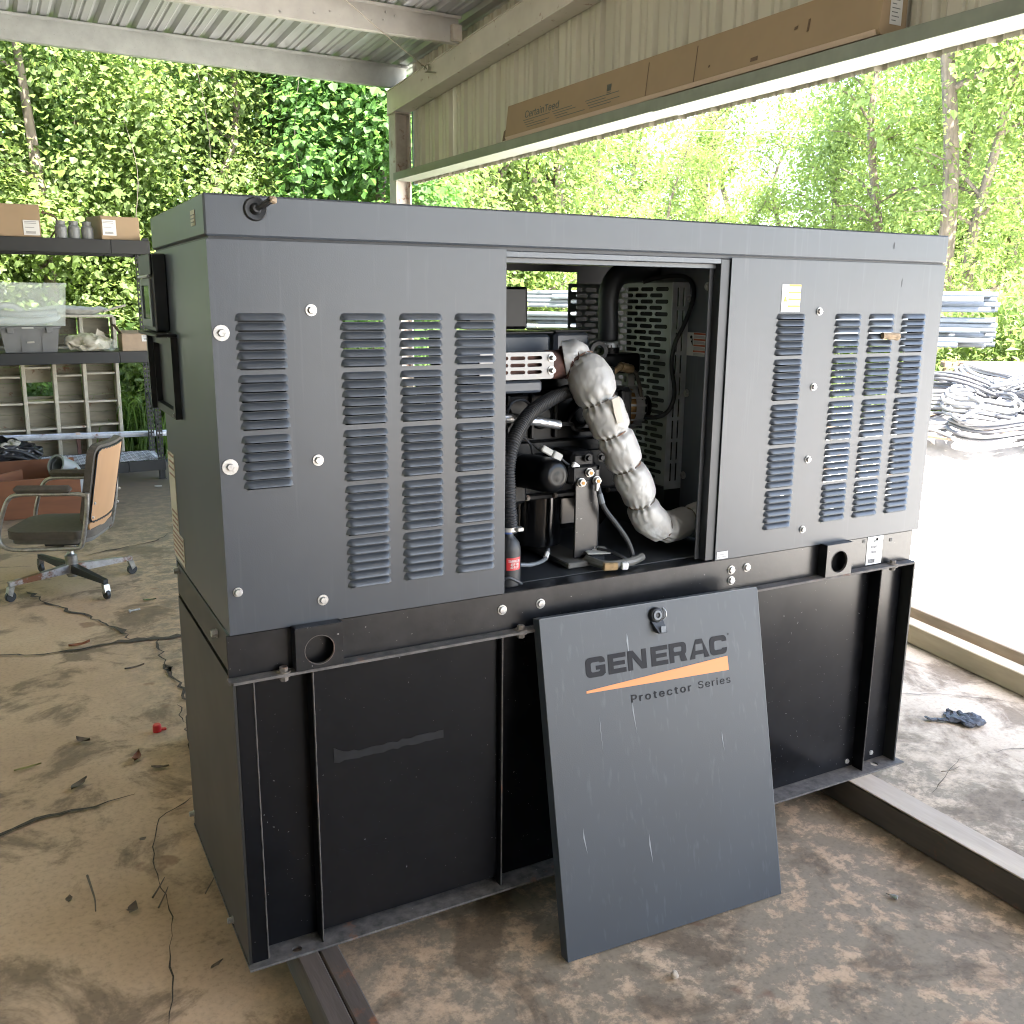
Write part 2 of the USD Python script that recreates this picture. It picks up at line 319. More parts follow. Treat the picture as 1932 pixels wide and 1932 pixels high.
M['crackm'] = mat('crack_dirt', (.09, .064, .04), .95, var=.4, scale=60, bump=.6, bscale=120)
M['bark'] = mat('bark', (.12, .095, .072), .9, var=.35, scale=9, bump=.8, bscale=40, stretch=(2, 2, .4))
M['vinebark'] = mat('vine_bark', (.07, .055, .04), .9, var=.3)
M['barkpale'] = mat('bark_pale', (.26, .22, .18), .9, var=.3, scale=9, bump=.8, bscale=40, stretch=(2, 2, .4))
M['hose2'] = mat('grey_hose', (.065, .065, .07), .5, var=.15, scale=10)
M['palletwood'] = mat('old_pallet_wood', (.13, .09, .06), .8, var=.3, scale=9, stretch=(2, .25, 2))
M['heapdirt'] = mat('heap_dirt', (.16, .15, .135), .9, var=.35, scale=4, bump=.6, bscale=30)
M['hose'] = mat('white_hose', (.19, .19, .19), .5, var=.12, scale=10)
M['conduit'] = mat('conduit_grey', (.115, .13, .145), .42, var=.10, scale=6, rand=.15)
M['ceramic'] = mat('wasp_nest_clay', (.42, .31, .2), .9, var=.25, scale=60, bump=.5)
M['wire'] = mat('steel_wire', (.3, .27, .22), .5, .5)
M['greenpaper'] = mat('tarp', (.3, .35, .38), .4, var=.3)
def leafmat(name, c, trans=.55, rough=.5):
    c = np.array(c)
    return usdkit.material(stage, LK+name, {
        'g': ('geometry', {}), 'oi': ('object_info', {}), 'ad': ('math', {'math_type': 'multiply_add', 'value2': .35}),
        'r': ('rgb_ramp', {'ramp': [(0, tuple(c*.68)), (.35, tuple(c*.9)), (.7, tuple(c*1.1)), (.93, tuple(c*np.array([1.55, 1.3, .95]))), (1, tuple(c*np.array([2.3, 1.6, .95])))]}),
        'p': ('principled_bsdf', {'roughness': rough, 'specular_ior_level': .3}), 't': ('translucent_bsdf', {}), 'x': ('mix_closure', {'fac': trans}),
        'h': ('hsv', {'hue': .485, 'saturation': 1.15, 'value': 2.8})},
        [('g.random_per_island', 'r.fac'), ('r.color', 'p.base_color'), ('r.color', 'h.color'), ('h.color', 't.color'), ('p.BSDF', 'x.closure1'), ('t.BSDF', 'x.closure2')], surface='x.closure')
M['leafA'] = leafmat('leaf_vine', (.115, .18, .068))
M['leafB'] = leafmat('leaf_bluegreen', (.085, .165, .05))
M['leafC'] = leafmat('leaf_light', (.135, .19, .065))
M['leafD'] = leafmat('leaf_sunny', (.14, .20, .065), .5, .40)
M['grass'] = leafmat('grass_blade', (.085, .14, .035), .4)
M['clear'] = usdkit.material(stage, LK+'clear_plastic', {
    'd': ('principled_bsdf', {'base_color': (.74, .77, .73), 'roughness': .35}), 't': ('transparent_bsdf', {'color': (.95, .96, .94)}), 'x': ('mix_closure', {'fac': .87})},
    [('d.BSDF', 'x.closure1'), ('t.BSDF', 'x.closure2')], surface='x.closure')
M['glass'] = usdkit.material(stage, LK+'window_glass', {
    'd': ('glossy_bsdf', {'color': (.9, .92, .9), 'roughness': .06}), 't': ('diffuse_bsdf', {'color': (.05, .06, .05)}), 'x': ('mix_closure', {'fac': .45})},
    [('d.BSDF', 'x.closure2'), ('t.BSDF', 'x.closure1')], surface='x.closure')

# floor: stained, worn concrete
def floor_mat():
    N = {'g': ('geometry', {}), 'sx': ('separate_xyz', {}),
         'n1': ('noise_texture', {'scale': 1.3, 'detail': 8.0, 'roughness': .6}),
         'n2': ('noise_texture', {'scale': 11.0, 'detail': 9.0, 'roughness': .76, 'distortion': .15}),
         'n3': ('noise_texture', {'scale': 60.0, 'detail': 6.0, 'roughness': .7}),
         'n4': ('noise_texture', {'scale': 2.3, 'detail': 5.0, 'roughness': .55, 'distortion': .4}),
         'n5': ('noise_texture', {'scale': 2.6, 'detail': 10.0, 'roughness': .66, 'distortion': .5}),
         'base': ('rgb_ramp', {'ramp': [(.3, (.36, .235, .14)), (.5, (.435, .295, .18)), (.72, (.495, .36, .235))]}),
         # blotches near the panel
         'blot': ('rgb_ramp', {'ramp': [(.41, (0, 0, 0)), (.58, (1, 1, 1))]}),
         'bm': ('map_range', {'from_min': -.15, 'from_max': .45, 'to_min': 0.0, 'to_max': .52}),
         'bx': ('math', {'math_type': 'multiply'}), 'bm2': ('map_range', {'from_min': 1.9, 'from_max': 2.7, 'to_min': 1.0, 'to_max': .22}), 'bx0': ('math', {'math_type': 'multiply'}),
         'lx': ('map_range', {'from_min': 1.6, 'from_max': 2.9, 'to_min': 0.0, 'to_max': .85}), 'm0': ('mix_color', {'b': (.45, .375, .285)}),
         'm1': ('mix_color', {'b': (.205, .16, .108)}),
         # darker damp stains, left side
         'damp': ('rgb_ramp', {'ramp': [(.515, (0, 0, 0)), (.60, (.72, .72, .72))]}),
         'm2': ('mix_color', {'b': (.105, .07, .04)}),
         'grit': ('rgb_ramp', {'ramp': [(.34, (.72, .71, .70)), (.48, (1, 1, 1)), (.68, (1.12, 1.11, 1.1))]}),
         'm3': ('mix_color', {'blend_type': 'multiply', 'fac': .75, 'use_clamp': False}),
         'reardark': ('map_range', {'from_min': 3.6, 'from_max': 6.0, 'to_min': 0.0, 'to_max': .7}),  # floor colour turns darker towards the back
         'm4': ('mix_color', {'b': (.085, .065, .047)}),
         'rr': ('rgb_ramp', {'ramp': [(.65, (0, 0, 0)), (.70, (.6, .6, .6))]}), 'nr': ('noise_texture', {'scale': 5.0, 'detail': 4.0, 'w': 3.0, 'dimensions': '4D'}),
         'm5': ('mix_color', {'b': (.14, .06, .03)}),
         'hadd': ('math', {'math_type': 'multiply_add', 'value2': .5}),
         'b': ('bump', {'strength': .22, 'distance': .005}), 'p': ('principled_bsdf', {'roughness': .72, 'specular_ior_level': .35})}
    Lk = [('g.position', k+'.vector') for k in ('n1', 'n2', 'n3', 'n4', 'n5', 'nr')] + [('g.position', 'sx.vector'),
         ('n1.fac', 'base.fac'), ('n2.fac', 'blot.fac'), ('sx.x', 'bm.value'), ('bm.result', 'bx0.value1'), ('sx.x', 'bm2.value'), ('bm2.result', 'bx0.value2'), ('bx0.value', 'bx.value1'), ('blot.color', 'bx.value2'), ('sx.x', 'lx.value'), ('lx.result', 'm0.fac'), ('base.color', 'm0.a'), ('m0.result', 'm1.a'), ('bx.value', 'm1.fac'),
         ('n5.fac', 'damp.fac'), ('m1.result', 'm2.a'), ('damp.color', 'm2.fac'),
         ('n3.fac', 'grit.fac'), ('m2.result', 'm3.a'), ('grit.color', 'm3.b'), ('sx.y', 'reardark.value'), ('m3.result', 'm4.a'), ('reardark.result', 'm4.fac'),
         ('nr.fac', 'rr.fac'), ('rr.color', 'm5.fac'), ('m4.result', 'm5.a'), ('m5.result', 'p.base_color'),
         ('n3.fac', 'hadd.value1'), ('n2.fac', 'hadd.value3'), ('hadd.value', 'b.height'), ('b.normal', 'p.normal')]
    return usdkit.material(stage, LK+'concrete', N, Lk, surface='p.BSDF')
M['floor'] = floor_mat()
M['lot'] = mat('pale_gravel', (.64, .61, .56), .9, var=.18, scale=1.2, bump=.4, bscale=50)
M['soil'] = mat('forest_soil', (.09, .075, .045), .95, var=.4, scale=3, bump=.6, bscale=20)
exec_parts = []
rng = np.random.default_rng(7); random.seed(7)
def struct(name, mesh, m, smooth=35):
    o = obj(name, mesh, m, None, smooth); tag(o, kind='structure'); return o
# ---------------------------------------------------------------- ground and slab
def grid(x0, x1, y0, y1, nx, ny, zf):
    X, Y = np.meshgrid(np.linspace(x0, x1, nx), np.linspace(y0, y1, ny), indexing='ij'); V = np.stack([X, Y, zf(X, Y)], -1).reshape(-1, 3)
    i, j = np.meshgrid(np.arange(nx-1), np.arange(ny-1), indexing='ij'); a = i*ny+j
    q = np.stack([a, a+ny, a+ny+1, a+1], -1).reshape(-1, 4); return (V, q)
struct('ground', grid(-250, 250, -250, 250, 60, 60, lambda X, Y: np.full(X.shape, -.12)), M['lot'])
SX1, SY1 = 3.95, 8.05
slab = grid(-9, SX1, -9, SY1, 160, 210, lambda X, Y: (meshkit.fbm(np.stack([X*1.1, Y*1.1, X*0], -1), 3, 5)-.5)*.006-.001)
sl = struct('floor_slab', slab, M['floor'], True)
obj('slab_edge', [pbox(SX1-.001, SX1+.004, -9, SY1, -.13, -.003), pbox(-9, SX1, SY1-.001, SY1+.004, -.13, -.003)], M['floor'], sl)
struct('woodland_floor', grid(-30, 6.5, SY1+.05, 30, 60, 40, lambda X, Y: -.1+.16*np.clip((Y-8.1)/3, 0, 1)*(1+1.2*(meshkit.fbm(np.stack([X*.7, Y*.7, X*0], -1), 3, 9)-.5))), M['soil'], True)
# cracks: dirt-filled, jagged
def crack(P, w, seed):
    r = np.random.default_rng(seed); P = np.asarray(P, float)[:, :2]; Q = [P[0]]
    for a, b in zip(P[:-1], P[1:]):
        n = max(2, int(np.linalg.norm(b-a)/.035)); d = (b-a); nn = np.array([-d[1], d[0]])/np.linalg.norm(d)
        for t in np.linspace(0, 1, n+1)[1:]: Q.append(a+d*t+nn*r.normal(0, .009 if w > .003 else .003)*(t < 1))
    Q = np.array(Q); k = np.arange(len(Q)); ww = w*(.2+1.3*meshkit.noise(np.c_[k*.35, k*0, k*0+seed], seed)**1.5); ww[0] = ww[-1] = .001
    T = np.gradient(Q, axis=0); T /= np.linalg.norm(T, axis=1, keepdims=True)+1e-9; nn = np.c_[-T[:, 1], T[:, 0]]
    A, B = Q+nn*(ww*(.25+1.2*r.random(len(Q))))[:, None], Q-nn*(ww*(.25+1.2*r.random(len(Q))))[:, None]
    z = .0045
    V = np.vstack([np.c_[A, np.full(len(A), z)], np.c_[B, np.full(len(B), z)]]); n = len(Q); i = np.arange(n-1)
    return (V, np.c_[i+n, i+1+n, i+1, i])
CR = [([F4(-200, 1830), F4(0, 1810), F4(250, 1808), F4(420, 1790), F4(600, 1770), F4(760, 1735), F4(900, 1702), F4(1100, 1690), F4(1400, 1662)], .022),
      ([F4(200, 1330), F4(340, 1410), F4(580, 1490), F4(760, 1560), F4(900, 1610), F4(980, 1690)], .012),
      ([F4(1200, 1690), F4(1220, 1830), F4(1290, 1930), G4(830, 130), G4(910, 220), G4(940, 330)], .010),
      ([G4(-40, 1010), G4(60, 960), G4(180, 905), G4(300, 880), G4(480, 845), G4(680, 780)], .008),
      ([G4(960, 800), G4(800, 905), G4(780, 1010), G4(770, 1120), G4(800, 1220), G4(870, 1400), G4(860, 1600), G4(872, 1700), G4(850, 1950)], .0022),
      ([F4(1420, 850), F4(1300, 878), F4(1200, 930), F4(1100, 962), F4(860, 1010), F4(640, 1060)], .014),
      ([(2.9, .537), (3.07, .432), (3.22, .288), (3.32, .15)], .003), ([(2.4, .9), (2.62, .8), (2.9, .78), (3.2, .9)], .003),
      ([(2.3, -.1), (2.6, .02), (2.85, -.02), (3.1, -.12)], .002), ([F4(-300, 1000), F4(120, 1010), F4(330, 985), F4(500, 990)], .006), ([G4(890, 330), G4(950, 470), G4(960, 620)], .008)]
for i, (P, w) in enumerate(CR): obj('crack', crack(P, w, 20+i), M['crackm'], sl)
# ---------------------------------------------------------------- open metal shed
shed = thing('open_shed', 'open-sided metal shed with ribbed roof, cream rafter, post and hanging ribbed end wall', 'shed', (3.375, 7.39, 0))
turned(shed); S = dict(parent=shed, world=True)
SL = .05
def zr(y): return SL*(7.39-y)
def zprofile(xs_center, width):
    """ribbed sheet section over one panel: points (s, h), three big ribs and small stiffening ribs"""
    P = []; R = .305
    for k in range(3):
        s = k*R
        P += [(s+.0, 0), (s+.055, 0), (s+.066, .012), (s+.076, .012), (s+.087, 0), (s+.118, 0), (s+.129, .012), (s+.139, .012), (s+.150, 0), (s+.20, 0), (s+.228, .031), (s+.257, .031), (s+.285, 0)]
    P.append((3*R, 0)); return np.array(P)
PR = zprofile(0, 0)
def roof_sheet(x0, ya, yb):
    s = PR; V = []
    for y in (ya, yb): V.append(np.c_[x0+s[:, 0], np.full(len(s), y), 3.895+zr(y)+s[:, 1]])
    V = np.vstack(V); n = len(s); i = np.arange(n-1); return (V, np.c_[i, i+1, n+i+1, n+i])
for k in range(12):
    m = tm(roof_sheet(3.68-.912*(k+1), 7.75, -6.7)); m.vertices[:, 2] += .0015*(k % 2); obj('roof_sheet', m, M['roofm'], smooth=False, **S)
def purlin_mesh(y, x0, x1):
    z0, z1 = 3.69+zr(y), 3.89+zr(y); w = .065; t = .003
    a = [box(x0, x1, y-t, y+t, z0, z1, .001), box(x0, x1, y+t, y+w, z0, z0+.004, .001), box(x0, x1, y-w, y-t, z1-.004, z1, .001), box(x0, x1, y+w-.004, y+w, z0+.004, z0+.024, .001), box(x0, x1, y-w, y-w+.004, z1-.026, z1-.0042, .001)]
    return a
obj('eave_purlin', purlin_mesh(7.39, -8.5, 3.46), M['eave'], **S)
for y in (5.86, 4.3, 2.7, 1.1, -.5, -2.1, -3.7, -5.3, -6.5): obj('purlin', purlin_mesh(y, -8.5, 3.28), M['purlin'], **S)
pb = [hexbolt((x, 5.855, zz), (0, -1, 0), .007, .005, .011) for x, zz in ((2.15, 3.86), (2.02, 3.83), (2.0, 3.93), (1.75, 3.80), (2.42, 3.90), (2.5, 3.84), (2.6, 3.86), (2.62, 3.92), (2.7, 3.9))]
for b in pb: obj('bolt', b, M['zinc'], **S)
# rafter: tapered box-like beam along the end wall
ra, rb = (7.52, -6.7)
def rafter(x0, x1, zb, zt):
    P = [(x, y, z+.066*(7.39-y)) for x in (x0, x1) for y in (ra, rb) for z in (zb, zt)]; return hull(P)
obj('rafter', [tm(rafter(3.29, 3.46, 3.452, 3.462)), tm(rafter(3.29, 3.46, 3.672, 3.682)), tm(rafter(3.30, 3.312, 3.462, 3.672)), tm(rafter(3.44, 3.45, 3.462, 3.672))], M['beamw'], **S)
obj('rafter_block', box(3.20, 3.285, 5.80, 5.852, 3.775, 3.90, .003), M['postm'], **S)
obj('post', [box(3.292, 3.308, 7.30, 7.47, .012, 3.44, .002), box(3.444, 3.46, 7.30, 7.47, .012, 3.44, .002), box(3.308, 3.444, 7.375, 7.39, .012, 3.44, .002), box(3.28, 3.472, 7.29, 7.48, 3.44, 3.452, .002), box(3.27, 3.49, 7.27, 7.5, .001, .012, .002)], M['postm'], **S)
def added_back_sheet(x0):                                          # unseen wall added behind the camera to hold back light
    s = PR; V = np.vstack([np.c_[x0+s[:, 0], -6.62-s[:, 1]*.9, np.full(len(s), .02)], np.c_[x0+s[:, 0], -6.62-s[:, 1]*.9, np.full(len(s), 4.55)]]); n = len(s); i = np.arange(n-1)
    return (V, np.c_[i, i+1, n+i+1, n+i])
for k in range(11): obj('wall_sheet', added_back_sheet(-8.6+.917*k), M['addedwall'], smooth=False, **S)
obj('post', box(3.292, 3.46, -6.55, -6.38, .012, 4.1, .003), M['postm'], **S)
# end wall: ribbed sheets hanging from the rafter down to the girt
def wall_sheet(y0, yA, yB):
    s = PR; ys = y0-s[:, 0]; V = np.vstack([np.c_[3.475+s[:, 1]*.9, ys, np.full(len(s), 2.774)], np.c_[3.475+s[:, 1]*.9, ys, 3.925+zr(ys)]]); n = len(s); i = np.arange(n-1)
    return (V, np.c_[i, n+i, n+i+1, i+1])
for k in range(10):
    m = tm(wall_sheet(7.27-.912*k, 0, 0)); m.vertices[:, 0] += .002*(k % 2); obj('wall_sheet', m, M['gable'], smooth=False, **S)
obj('corner_trim', box(3.468, 3.52, 7.272, 7.292, 2.77, 3.55, .002), M['gtrim'], **S)
def girt(y0, y1, dz=0): return [box(3.262, 3.468, y0, y1, 2.800+dz, 2.804+dz, .001), box(3.258, 3.262, y0, y1, 2.800+dz, 2.872+dz, .001), box(3.262, 3.282, y0, y1, 2.869+dz, 2.872+dz, .001), box(3.464, 3.468, y0, y1, 2.804+dz, 2.872+dz, .001)]
obj('girt', girt(3.02, 7.29), M['girt'], **S); obj('girt', [move(g, (-.005, 0, .0)) for g in girt(-6, 3.1, -.006)], M['girt'], **S)
# thin brace wire with its hooked end
wp = [at(630, -6, y=5.0), at(700, 45, y=5.3), at(770, 108, y=5.75), at(806, 130, y=6.1)]
wp = [at(652, 0, y=5.55), at(735, 72, y=5.75), at(806, 130, x=3.305)]
wt = thing('brace_wire', 'thin twisted wire running from the purlin to the cream rafter', 'wire', tuple(wp[2]))
obj('strand', tube(spline(wp, 8), .004, 6), M['wire'], wt, world=True)
c0 = at(803, 130, x=3.30); obj('hook', tube(spline([c0+np.array([0, .05*math.cos(a)-.02, .03*math.sin(a)]) for a in np.linspace(0, 5.2, 9)]+[at(822, 137, x=3.30)], 4), .006, 6), M['wire'], wt, world=True)
# ---------------------------------------------------------------- long carton on the girt
carton = thing('long_carton', 'long thin brown cardboard carton lying on the girt of the end wall', 'cardboard box', (3.36, 3.05, 2.86))
turned(carton); K = dict(parent=carton, world=True)
tiltx = .03
def cpt(y, s, zf):  # front plane of carton leans back a little
    return None
def carton_body():
    P = []
    for y, sag in ((4.99, .0), (1.40, .0)):
        P += [(3.255, y, 2.900), (3.282, y, 3.130), (3.435, y, 3.130), (3.44, y, 2.876), (3.268, y, 2.876)]
    return hull(P)
obj('carton_body', carton_body(), M['card'], **K)
obj('bottom_flap', hull([(x, y, z) for y in (4.985, 1.42) for x, z in ((3.2535, 2.8995), (3.250, 2.897), (3.262, 2.8745), (3.266, 2.8745))]), M['cardcut'], **K)
obj('torn_end_flap', hull([(3.27, 5.0, 2.882), (3.29, 5.10, 2.885), (3.30, 5.09, 2.96), (3.29, 5.0, 2.98), (3.275, 5.0, 2.882), (3.305, 5.09, 2.96)]), M['carddark'], **K)
obj('torn_end_flap', hull([(3.31, 5.0, 3.04), (3.33, 5.07, 3.075), (3.315, 5.03, 3.11), (3.34, 5.03, 3.06), (3.34, 5.0, 3.10)]), M['carddark'], **K)
nx_ = np.array([-.23, 0, .027]); nx_ /= np.linalg.norm(nx_); ux_ = np.array([.027, 0, .23]); ux_ /= np.linalg.norm(ux_)
def cface(y, t, off=.0012): return np.array([3.255, y, 2.900])+ux_*t*.95+nx_*off
obj('printed_name', text_on('CertainTeed', .05, cface(4.70, .105), (0, -1, 0), ux_, nx_, .48), M['ink'], **K)
r = np.random.default_rng(4)
for q in range(4): [obj('printed_line', frame(pbox(0, a, 0, .004, 0, .0008), cface(4.72-.02*q-b, .086-.019*q), (0, -1, 0), ux_, nx_), M['ink'], **K) for a, b in zip(r.uniform(.12, .4, 3), (0, .42, .85))]
obj('recycling_print', [frame(pbox(0, .05, 0, .003, 0, .0008), cface(3.62, .085+.004*(i*3.2)), (0, -1, 0), ux_, nx_) for i in range(3)]+[frame(pbox(.01*k, .01*k+.006, .05, .09, 0, .0008), cface(3.62, .06), (0, -1, 0), ux_, nx_) for k in range(5)], M['ink'], **K)
for y in (3.18, 2.72): obj('crease', frame(pbox(-.003, .003, 0, .2, 0, .0012), cface(y, .0), (0, -1, 0), ux_, nx_), M['carddark'], **K)
for y, t, w, h in ((2.25, .02, .05, .02), (1.86, .09, .012, .06), (1.95, .12, .02, .015), (2.6, .06, .012, .012)): obj('scuff', frame(crumple(pbox(0, w, 0, h, -.0005, .002), .003, 60, 3), cface(y, t), (0, -1, 0), ux_, nx_), M['carddark'], **K)
obj('shipping_label', frame(pbox(.035, .115, .045, .19, 0, .0015), np.array([3.285, 1.3985, 2.882]), (1, 0, 0), (0, 0, 1), (0, -1, 0)), M['white'], **K)
obj('label_print', [frame(pbox(.045, .045+w, .06+.018*i, .064+.018*i, 0, .0008), np.array([3.285, 1.3965, 2.882]), (1, 0, 0), (0, 0, 1), (0, -1, 0)) for i, w in enumerate((.03, .05, .04, .055, .03, .05))], M['print'], **K)
# a roll of dark cloth on the girt behind the carton is out of frame
# ================================================================ the generator
gen = thing('standby_generator', 'big dark grey louvered generator on a black fuel tank base, its middle door off', 'generator', (1.1, .35, 0))
G = dict(parent=gen, world=True)
L_, W_, Z0, Z1, Z2 = 2.211, .709, .926, 1.768, 1.85
roof = obj('roof', [box(-.002, L_+.002, -.002, W_+.002, Z1, Z2, .004)], M['paint'], **G)
obj('roof_seam', pbox(.006, L_-.006, .006, W_-.006, Z1-.008, Z1+.002), M['rubber'], **G)
# rooftop lip details: wedged rubber plug with its broken rod, small sticker, scar
plug = obj('rubber_plug', lathe([(0, .016), (.007, .016), (.012, .004), (.021, .006), (.024, .002), (.024, 0)], 24, (0, -1, 0), (.1, -.002, 1.823)), M['rubber'], **G)
obj('broken_rod', tube(spline([(.1, -.012, 1.823), (.112, -.03, 1.83), (.122, -.042, 1.838)], 6), [.006]*6+[.007]*6+[.008], 8), M['rubber'], plug, world=True)
obj('nest_mud', crumple(trimesh.creation.icosphere(2, .008), .006, 90, 2).apply_translation([.126, -.042, 1.838]), M['ceramic'], plug, world=True)
stk = obj('side_sticker', pbox(-.0035, -.002, .088, .132, 1.793, 1.824), M['creamlabel'], **G)
obj('sticker_print', [pbox(-.0045, -.0034, .092, .128, z, z+.002) for z in (1.799, 1.806, 1.813)], M['print'], stk, world=True)
LH, LP = .0156, .0196
def louver(x0, w, z0):
    nx, nz = 11, 5; s = np.array([0, .03, .07, .12, .2, .5, .8, .88, .93, .97, 1.0]); t = np.array([0, .18, .42, .75, 1.0]); p = .0115
    g = np.clip(np.minimum(s, 1-s)/.12, 0, 1); g = g*g*(3-2*g); V = []
    for tt in t:
        f = math.sin(PI/2*tt)**.85; zt = LH-.0055*(1-g)**2
        V.append(np.c_[x0+s*w, -p*f*g-.0004, z0+zt*(1-tt)-.001*(1-g)*tt])
    V.append(V[-1]+np.array([0, .0012, .0004])*1.0)
    V = np.vstack(V); i, j = np.meshgrid(np.arange(nz), np.arange(nx-1), indexing='ij'); q = np.stack([i*nx+j, (i+1)*nx+j, (i+1)*nx+j+1, i*nx+j+1], -1).reshape(-1, 4)
    return (V, q)
GZ = [1.602, 1.4755, 1.348, 1.2215, 1.0975]
LCOLS = [(.045, .111, 3), (.268, .111, 5), (.405, .1105, 5), (.541, .111, 5)]
RCOLS = [(1.527, .114, 5), (1.753, .112, 5), (1.892, .114, 5), (2.033, .112, 5)]
def front_panel(x0, x1, cols, name, bolts):
    hs = []; lv = []
    for cx, w, ng in cols:
        for zt in GZ[:ng]:
            for k in range(6):
                z = zt-LP*k; hs.append(rect(cx+.008, cx+w-.008, z-.004, z+.009)); lv.append((cx, w, z))
    p = obj(name, [plate_y(sg.Polygon(rect(x0, x1, Z0, Z1-.006), hs), -.0015, .002), pbox(x0+.0025, x0+.0045, .0006, .022, Z0+.002, Z1-.008), pbox(x1-.002, x1, .0006, .022, Z0+.002, Z1-.008), pbox(x0+.002, x1-.002, .0006, .022, Z0, Z0+.002)], M['paint'], **G)
    for cx, w, z in lv: obj('louver', louver(cx, w, z), M['paint'], p, world=True, smooth=50)
    for bx, bz, wr in bolts: obj('bolt', hexbolt((bx, -.0016, bz), (0, -1, 0), .008, .006, wr), M['zinc'], p, world=True)
    return p
fl = front_panel(0, .678, LCOLS, 'left_front_panel', [(.208, 1.623, .0125), (.019, 1.577, .0165), (.211, 1.300, .0125), (.021, 1.299, .017), (.022, 1.023, .0105), (.21, .978, .0125)])
fr = front_panel(1.358, L_, RCOLS, 'right_front_panel', [(1.69, 1.623, .011), (1.69, 1.408, .011), (1.69, 1.195, .011), (1.69, .982, .011)])
obj('clay_nest', crumple(tm(tube(spline([(1.945, -.012, 1.553), (1.97, -.018, 1.552), (2.005, -.02, 1.549)], 6), .0105, 10)), .004, 70, 1), M['ceramic'], fr, world=True)
def label(name, x0, x1, z0, z1, y, bands, colour, parent, pictos=True):
    s = obj(name, box(x0, x1, y-.0012, y, z0, z1, .0004), M['white'], parent, world=True); xm = x0+(x1-x0)*.36; h = (z1-z0)/bands
    obj('colour_bands', [pbox(xm, x1-.001, y-.002, y-.0012, z1-h*k-h*.30, z1-h*k-h*.02) for k in range(bands)], colour, s, world=True)
    rr = np.random.default_rng(3)
    obj('fine_print', [pbox(xm+.001, xm+(x1-xm)*rr.uniform(.5, .9), y-.0018, y-.0012, z1-h*k-h*f-.001, z1-h*k-h*f) for k in range(bands) for f in (.48, .66, .84)], M['print'], s, world=True)
    return s
s = label('warning_sticker', 1.5425, 1.613, 1.621, 1.696, -.0015, 4, M['yellow'], gen)
obj('pictogram', plate_y(sg.Polygon([(1.549, 1.649), (1.563, 1.649), (1.556, 1.664)]), -.0036, .0008), M['yellow'], s, world=True)
s = obj('small_sticker', box(1.363, 1.404, -.0028, -.0016, .929, .950, .0004), M['white'], **G)
obj('fine_print', [pbox(1.367, 1.398, -.0035, -.0028, z, z+.0016) for z in (.934, .941)], M['print'], s, world=True)
# scars on the right part
obj('paint_scar', [plate_y(sg.Polygon([(x, z), (x+.002, z+.004), (x+.001, z+.02), (x-.001, z+.012)]), -.0035+.0015*(z < 1.77), .0006) for x, z in ((1.972, 1.803), (2.02, 1.695), (2.022, 1.70))], M['rubber'], **G)
# shell: left end, rear with its opening, right end with discharge opening
obj('left_end_panel', [pbox(0, .002, .0006, W_-.001, Z0, Z1-.006), pbox(.0021, .02, W_-.004, W_-.001, Z0, Z1-.01)], M['paint'], **G)
RO = rect(.40, 1.318, 1.10, 1.738)
rear_holes = [RO]
obj('rear_panel', plate_y(holes(rect(.02, L_-.002, Z0, Z1-.008), [rect(.664, 1.318, 1.14, 1.738)]+[rect(.50, .64, z, z+.012) for z in np.arange(1.10, 1.62, .04)]), W_-.003, .002), M['inner'], **G)
obj('right_end_panel', plate_x(holes(rect(.001, W_-.004, Z0, Z1-.006), [rect(.118, .44, 1.0, 1.70)]), L_-.002, .002), M['paint'], **G)
obj('door_jamb', [box(1.326, 1.357, .004, .034, Z0+.002, Z1-.01, .001), box(1.31, 1.326, .030, .034, Z0+.002, Z1-.03, .001)], M['inner'], **G)
obj('door_jamb', [box(.679, .690, .022, .034, Z0+.002, Z1-.01, .001)], M['inner'], **G)
obj('lintel', [box(.680, 1.326, .004, .03, Z1-.022, Z1-.009, .001), box(.680, 1.326, .024, .03, Z1-.034, Z1-.0222, .001)], M['bulk'], **G)
# control box on the left end with its window and the open flap frame below it
cb = obj('control_box', [box(-.034, -.0005, .516, .715, 1.563, 1.752, .003), box(-.039, -.034, .516, .715, 1.70, 1.752, .002)], M['inner'], **G)
obj('window_frame', plate_x(holes(rect(.53, .705, 1.575, 1.692), [rect(.555, .68, 1.592, 1.676)]), -.040, .0055), M['bulk'], cb, world=True)
obj('window', pbox(-.037, -.0345, .556, .679, 1.593, 1.675), M['glass'], cb, world=True)
obj('hinge_rod', tube([(-.042, .53, 1.698), (-.042, .70, 1.698)], .0035, 8), M['galv'], cb, world=True)
ff = obj('flap_frame', [plate_x(holes(rect(.425, .735, 1.352, 1.552), [rect(.45, .712, 1.372, 1.53)]), -.016, .0155), pbox(-.03, -.0165, .72, .735, 1.352, 1.552), box(-.05, -.0002, .42, .735, 1.5525, 1.560, .002)], M['rack'], **G)
obj('flap_back', pbox(-.0022, -.0006, .452, .71, 1.374, 1.528), M['rack'], ff, world=True)
for y, z in ((.438, 1.362), (.45, 1.556)): obj('screw', hexbolt((-.0165, y, z), (-1, 0, 0), .004, .003, .006), M['zinc'], ff, world=True)
ls = obj('tall_side_label', [pbox(-.0018, -.0004, .605, .705, 1.02, 1.237), pbox(-.0018, -.0004, .54, .705, .940, 1.0195)], M['creamlabel'], **G)
obj('label_stripes', [pbox(-.0028, -.0018, .61, .69, z, z+.005) for z in (1.228, 1.21, 1.192, 1.174, 1.07, 1.055, 1.04, 1.025)]+[pbox(-.0028, -.0018, .55+.0*k, .70, z, z+.005) for k, z in enumerate((1.008, .995, .982, .968, .953))], M['brownband'], ls, world=True)
for y, z in ((.642, .908), (.13, .891)): obj('side_bolt', hexbolt((-.003, y, z), (-1, 0, 0), .009, .012, .011), M['zinc'], **G)
